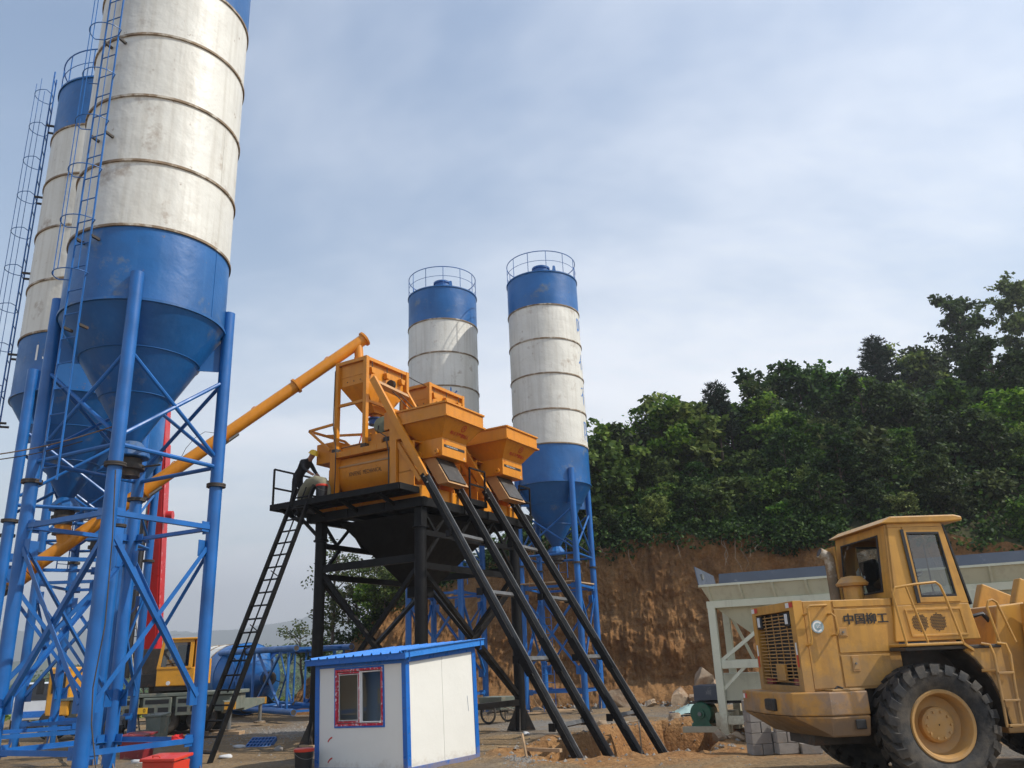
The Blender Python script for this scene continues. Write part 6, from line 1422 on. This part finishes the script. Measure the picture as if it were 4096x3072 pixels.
def make_pine(seed, H, R, tiers, nl):
    random.seed(seed); tr = MB(); cr = MB(); tr.pipe([(0, 0, -.3), (.03, 0, H * .5), (0, .02, H)], .1, 7, False, [H * .02, H * .013, H * .003])
    for t in range(tiers):
        f = .22 + .76 * t / tiers; z = H * f; rr = R * (1 - f) ** .75 + .18
        nb = 6 if rr > .5 else 4
        for b in range(nb):
            a = b * 2 * math.pi / nb + t * 1.1 + random.gauss(0, .2); L = rr * random.uniform(.75, 1.15); tip = V((math.cos(a) * L, math.sin(a) * L, z + L * .22)); base = V((0, 0, z - .05))
            tr.pipe([base, tip], .02, 4, False, [.03, .008])
            for q in range(max(2, int(L / .22))):
                c = base + (tip - base) * ((q + 1) / max(2, int(L / .22)))
                for _ in range(nl):
                    d = V((random.gauss(math.cos(a) * .5, .8), random.gauss(math.sin(a) * .5, .8), random.gauss(.5, .5))).normalized(); s = d.cross(V((random.gauss(0, 1), random.gauss(0, 1), random.gauss(0, 1)))).normalized() * .030; ln = random.uniform(.20, .36)
                    o = len(cr.v); cr.v += [tuple(c - s), tuple(c + s), tuple(c + d * ln + s * .4), tuple(c + d * ln - s * .4)]; cr.f.append((o, o + 1, o + 2, o + 3))
    return tr.mesh('trunk', 'bark', True), cr.mesh('crown', 'needle')
KINDS = [make_tree(1, 6.0, 2.3, 120, 34, .36, 'leaf', .25, .50), make_tree(2, 5.0, 2.1, 108, 34, .34, 'leaf_light', .25, .48), make_tree(3, 6.6, 2.2, 120, 36, .35, 'leaf_dark', .25, .50),
         make_tree(4, 4.4, 2.0, 96, 36, .33, 'leaf', .12, .46), make_tree(5, 5.6, 2.5, 120, 32, .40, 'leaf_light', .2, .52), make_tree(6, 5.2, 2.0, 108, 38, .32, 'leaf_dark', .15, .46),
         make_tree(7, 5.4, 2.6, 130, 44, .24, 'leaf_light', .2, .62, .28), make_tree(8, 5.0, 2.0, 84, 24, .50, 'leaf', .2, .55)]
PINES = [make_pine(21, 6.5, 2.1, 17, 26), make_pine(22, 4.6, 1.4, 13, 22)]
SPARSE = [make_tree(31, 4.2, 1.5, 48, 20, .17, 'leaf_sparse', .35, .38), make_tree(32, 3.6, 1.3, 40, 20, .16, 'leaf_sparse', .3, .36)]
BUSH = [make_tree(41, 1.7, 1.0, 40, 22, .17, 'leaf_sparse', .05, .36), make_tree(42, 1.4, 0.9, 40, 28, .16, 'leaf_light', .05, .34)]
def tree(name, kind, loc, sc, rz_, label, cat='tree', group=None):
    R = thing(name, label, cat, loc, rz_, group); R.scale = (sc, sc, sc * random.uniform(.9, 1.15))
    place('trunk', kind[0], R); place('crown', kind[1], R); return R
random.seed(77)
spots = []
LABS = ['dense dark green broadleaf tree in the wood on the hillside', 'lighter green broadleaf tree in the wood on the hillside', 'deep green broadleaf tree in the wood on the hillside']
def dense(x, w_, md):
    p = hill_point(x, w_)
    for q in spots:
        if (q - p).length < md: return None
    spots.append(p); return p
cnt = 0
def vis(p): 
    c = RC.transposed() @ (p + V((0, 0, 4)) - CAM); u = CX + FPX * c.x / -c.z; return -150 < u < 4350
# first row along the lip of the cut, then up the slope
for row, (w0, w1_, step, md) in enumerate(((.5, 1.4, 1.5, 1.1), (2.2, 3.6, 1.7, 1.4), (4.4, 6.2, 1.9, 1.6), (7.2, 9.5, 2.1, 1.8), (10.5, 13.5, 2.3, 2.0), (14.5, 18, 2.6, 2.2), (19, 24, 2.9, 2.4), (25, 33, 3.2, 2.7))):
    x = 1.0 + row * .8 if row < 2 else 1.0 + row * .6
    if row >= 3: x = 3 + row
    while x < 52:
        p = dense(x + random.uniform(-.5, .5), random.uniform(w0, w1_), md)
        if p and vis(p):
            k = random.choice((0, 1, 2, 2, 3, 4, 5, 6, 7, 5)); sc = random.uniform(.55, .86) * (.66 if row == 0 else .82 if row == 1 else .92) * interp([(-3, .5), (2, .55), (8, .72), (16, .92)], x)
            c_ = RC.transposed() @ (p + V((0, 0, 3)) - CAM); u_ = CX + FPX * c_.x / -c_.z
            lab = ('dense green', 'light green', 'deep dark green', 'low dense green', 'broad light green', 'compact dark green', 'layered yellow green', 'large-leaved green')[k] + ' tree ' + ('on the lip of the cut', 'just above the cut', 'on the lower slope', 'on the lower slope', 'half way up the slope', 'half way up the slope', 'high on the slope', 'near the hilltop')[row] + \
                  (' next to the right silo' if u_ < 2620 else ' left of the cream hopper' if u_ < 2900 else ' above the cream hopper' if u_ < 3200 else ' left of the loader cab' if u_ < 3450 else ' above the loader cab' if u_ < 3800 else ' right of the loader cab' if u_ < 4000 else ' at the right edge')
            tree('broadleaf_tree', KINDS[k], p - V((0, 0, .35)), sc, random.uniform(0, 6.3), lab, group='broadleaf trees in the wood on the hillside'); cnt += 1
        x += step * random.uniform(.7, 1.3)
# the trees one can point at
def at_px(u, y, vt, kind, H, name, lab, sink=.0):      # a tree whose top shows at (u, vt), standing at distance y
    p = D(u, vt, y); tree(name, kind, (p.x, p.y, p.z - H), 1.0, 1.0, lab)
at_px(3480, 60, 1318, PINES[0], 6.6, 'pine_tree', 'dark bushy pine standing out on the skyline of the hill')
at_px(2852, 48, 1520, PINES[1], 4.7, 'pine_tree', 'slender young pine with spiky top on the skyline')
at_px(2560, 48, 1700, PINES[1], 4.6, 'pine_tree', 'small spiky pine at the lower left end of the hill skyline')
at_px(3830, 66, 1215, KINDS[2], 6.4, 'broadleaf_tree', 'tall dark tree on the skyline left of the right edge of the view')
at_px(4060, 68, 1155, KINDS[0], 6.2, 'broadleaf_tree', 'highest tree on the skyline at the right edge of the view')
at_px(2728, 47, 1600, KINDS[1], 5.2, 'broadleaf_tree', 'light green tree left of the slender young pine')
at_px(3205, 52, 1470, KINDS[5], 5.4, 'broadleaf_tree', 'dark leafy tree with a ragged top in the middle of the hill skyline')
at_px(3330, 54, 1500, KINDS[0], 5.8, 'broadleaf_tree', 'rounded tree on the skyline just left of the dark bushy pine')
at_px(3610, 62, 1450, KINDS[4], 5.4, 'broadleaf_tree', 'broad light tree on the skyline just right of the dark bushy pine')
at_px(3720, 62, 1420, KINDS[5], 5.0, 'broadleaf_tree', 'compact dark tree on the skyline between the pine and the tall dark tree')
for u_, y_, v_, k_, H_, l_ in ((2375, 44, 1775, 3, 4.6, 'low tree against the right silo at the left end of the wood'), (2450, 45, 1735, 1, 5.3, 'light tree second from the right silo on the skyline'), (2520, 46, 1700, 5, 5.4, 'compact tree third from the right silo on the skyline'),
                              (2620, 47, 1650, 6, 5.6, 'layered tree on the skyline right of the small spiky pine'), (2675, 47, 1590, 4, 5.8, 'broad light tree on the rise left of the slender young pine'), (2930, 50, 1610, 0, 6.1, 'dense tree in the dip right of the slender young pine'),
                              (3075, 51, 1535, 2, 6.7, 'deep green tree right of the thin sparse sapling'), (2990, 50, 1570, 6, 5.6, 'layered tree at the foot of the thin sparse sapling'), (3400, 56, 1485, 3, 4.6, 'low dense tree directly below the dark bushy pine')):
    at_px(u_, y_, v_, KINDS[k_], H_, 'broadleaf_tree', l_)
at_px(3020, 50, 1510, SPARSE[0], 4.4, 'sapling', 'thin sparse sapling sticking out of the hill skyline')
for u, y, vt, k, H, lab in ((1340, 44.5, 2190, 0, 4.5, 'tall sparse sapling behind the left black column'), (1225, 46.5, 2440, 1, 3.8, 'small sparse sapling at the left end of the earth cut'), (1440, 45.0, 2205, 1, 3.9, 'leafy sapling over the earth cut between the black columns'),
                            (1500, 46.0, 2215, 0, 4.4, 'spreading sapling above the earth cut behind the diagonal braces')):
    p = D(u, vt, y); tree('sapling', SPARSE[k], (p.x, p.y, p.z - H), 1.0 if k else 1.05, u, lab, 'sapling')
for k, (u, y, vt) in enumerate(((1395, 44, 2330), (1470, 43.6, 2300), (1540, 43.4, 2270), (1600, 43.2, 2260), (1330, 45, 2420), (1275, 46.5, 2520), (1560, 44.5, 2230), (1640, 43, 2230))):
    p = D(u, vt, y); tree('bush', BUSH[k % 2], (p.x, p.y, p.z - 1.75), 1.05, k * 1.7, ('first', 'third', 'fifth', 'seventh', 'second leftmost', 'leftmost', 'sixth', 'rightmost')[k] + ' of the leafy bushes on the left end of the earth cut', 'bush', 'bushes on the lip of the cut')
dupl = {}
for o_ in list(COL.objects):
    if o_.name.startswith('broadleaf_tree') and o_.get('group'): dupl.setdefault(o_['label'], []).append(o_)
for l_, os_ in dupl.items():
    if len(os_) > 1:
        os_.sort(key=lambda q: q.location.x / q.location.y)
        for k, q in enumerate(os_): q['label'] = (('left-hand', 'right-hand') if len(os_) == 2 else ('leftmost', 'middle', 'rightmost', 'farthest right'))[min(k, 3)] + ' ' + l_
# undergrowth hanging over the lip and between the trunks; far woodland: uncountable
random.seed(5); ug = MB()
for p, a, b_, x in topline:
    if p[0] < -9 or p[0] > 70: continue
    for _ in range(2 if p[0] < 12 else 9):
        w_ = random.uniform(-.35, 2.8); X, Y_ = p[0] + random.gauss(0, .4), p[1] + w_; z = p[2] + hill_h(X, max(0, w_)) + random.uniform(-.25, .5) - (.3 if w_ < 0 else 0)
        leaf_cluster(ug, V((X, Y_, z)), .5, .32, 26, .2, .5)
for _ in range(1500):
    x = random.uniform(-2, 62); w_ = random.uniform(1.5, 26); q = hill_point(x, w_); leaf_cluster(ug, q + V((random.uniform(-.3, .3), 0, random.uniform(.1, 1.2))), .9, .6, 34, .3, .3)
tag(ug.build('undergrowth', 'leaf_dark', fix=False), 'dense undergrowth along the lip of the cut and under the trees', 'undergrowth', kind='stuff')
rt = []
for k in range(34):
    q = random.choice(topline)
    if q[0][0] < -8 or q[0][0] > 16: continue
    p = V(q[0]); n_ = V((q[1], q[2], 0)); h = q[0][2]
    L = random.uniform(.6, 2.0); pts = [p + V((0, -.05, .05))]
    for s in range(6): pts.append(pts[-1] + V((random.gauss(0, .13), -.02 - .02 * s, -L / 6)) - n_ * .06)
    o0 = pts[0].copy(); tag(MB().pipe([v - o0 for v in pts], .015, 5, False, [.02 * (1 - i / 8) for i in range(7)]).build('hanging_root', 'root_pale', loc=o0), 'thin pale root hanging down the face of the earth cut', 'root', 'roots hanging over the cut')
gv = MB(); random.seed(13)
for _ in range(2600):
    x = random.uniform(-9, 12); y = interp([(-10, 41.8), (-6.5, 40.4), (-3.5, 39.8), (0, 39.0), (4, 38.3), (8, 37.6), (12, 36.6)], x) - .3 - abs(random.gauss(0, .8)); stone(x, y, random.choice((.03, .04, .06, .09, .14)), gz(x, y) + random.uniform(0, .08))
tag(gv.build('loose_soil', 'cut_earth', fix=False), 'crumbled clods of earth along the foot of the cut', 'soil', kind='stuff')
fw = MB(); random.seed(9)
for _ in range(900):
    x = random.uniform(-220, 38); f = random.uniform(.25, 1.0); y = 300 + 110 * f
    hgt = 2.5 * (3.4 + 2.6 * fbm(x * .02, 9) + (x / 2.5 + 45) * .045); z = -20 + (hgt + 20) * math.sin(f * math.pi / 2) ** 1.2
    leaf_cluster(fw, V((x, y, z + random.uniform(1.0, 3.5))), random.uniform(2.2, 4.6), random.uniform(1.8, 3.4), 28, 1.6, .2)
tag(fw.build('far_woodland', 'leaf', fix=False), 'far woodland on the low rise beyond the yard', 'woodland', kind='stuff')
# low weeds at the far end of the yard
wd = MB()
for _ in range(420):
    x = random.uniform(-34, -9); y = random.uniform(44, 70); leaf_cluster(wd, V((x, y, gz(x, y) + .25)), .5, .35, 16, .3, 0)
tag(wd.build('weeds', 'leaf_light', fix=False), 'rough weeds along the far edge of the yard', 'weeds', kind='stuff')

# ================================================================ HAZE
HAZE = True
if HAZE:
    m = bpy.data.materials.new('haze'); m.use_nodes = True; t = m.node_tree; t.nodes.clear(); o = t.nodes.new('ShaderNodeOutputMaterial'); pv = t.nodes.new('ShaderNodeVolumePrincipled')
    pv.inputs['Color'].default_value = (.92, .95, 1, 1); pv.inputs['Density'].default_value = .0006; pv.inputs['Anisotropy'].default_value = .35; t.links.new(pv.outputs[0], o.inputs['Volume']); MATS['haze'] = m
    tag(MB().bx(-5400, 1800, -60, 3450, -60, 330).build('haze', 'haze'), 'pale haze in the air over the valley', kind='stuff')
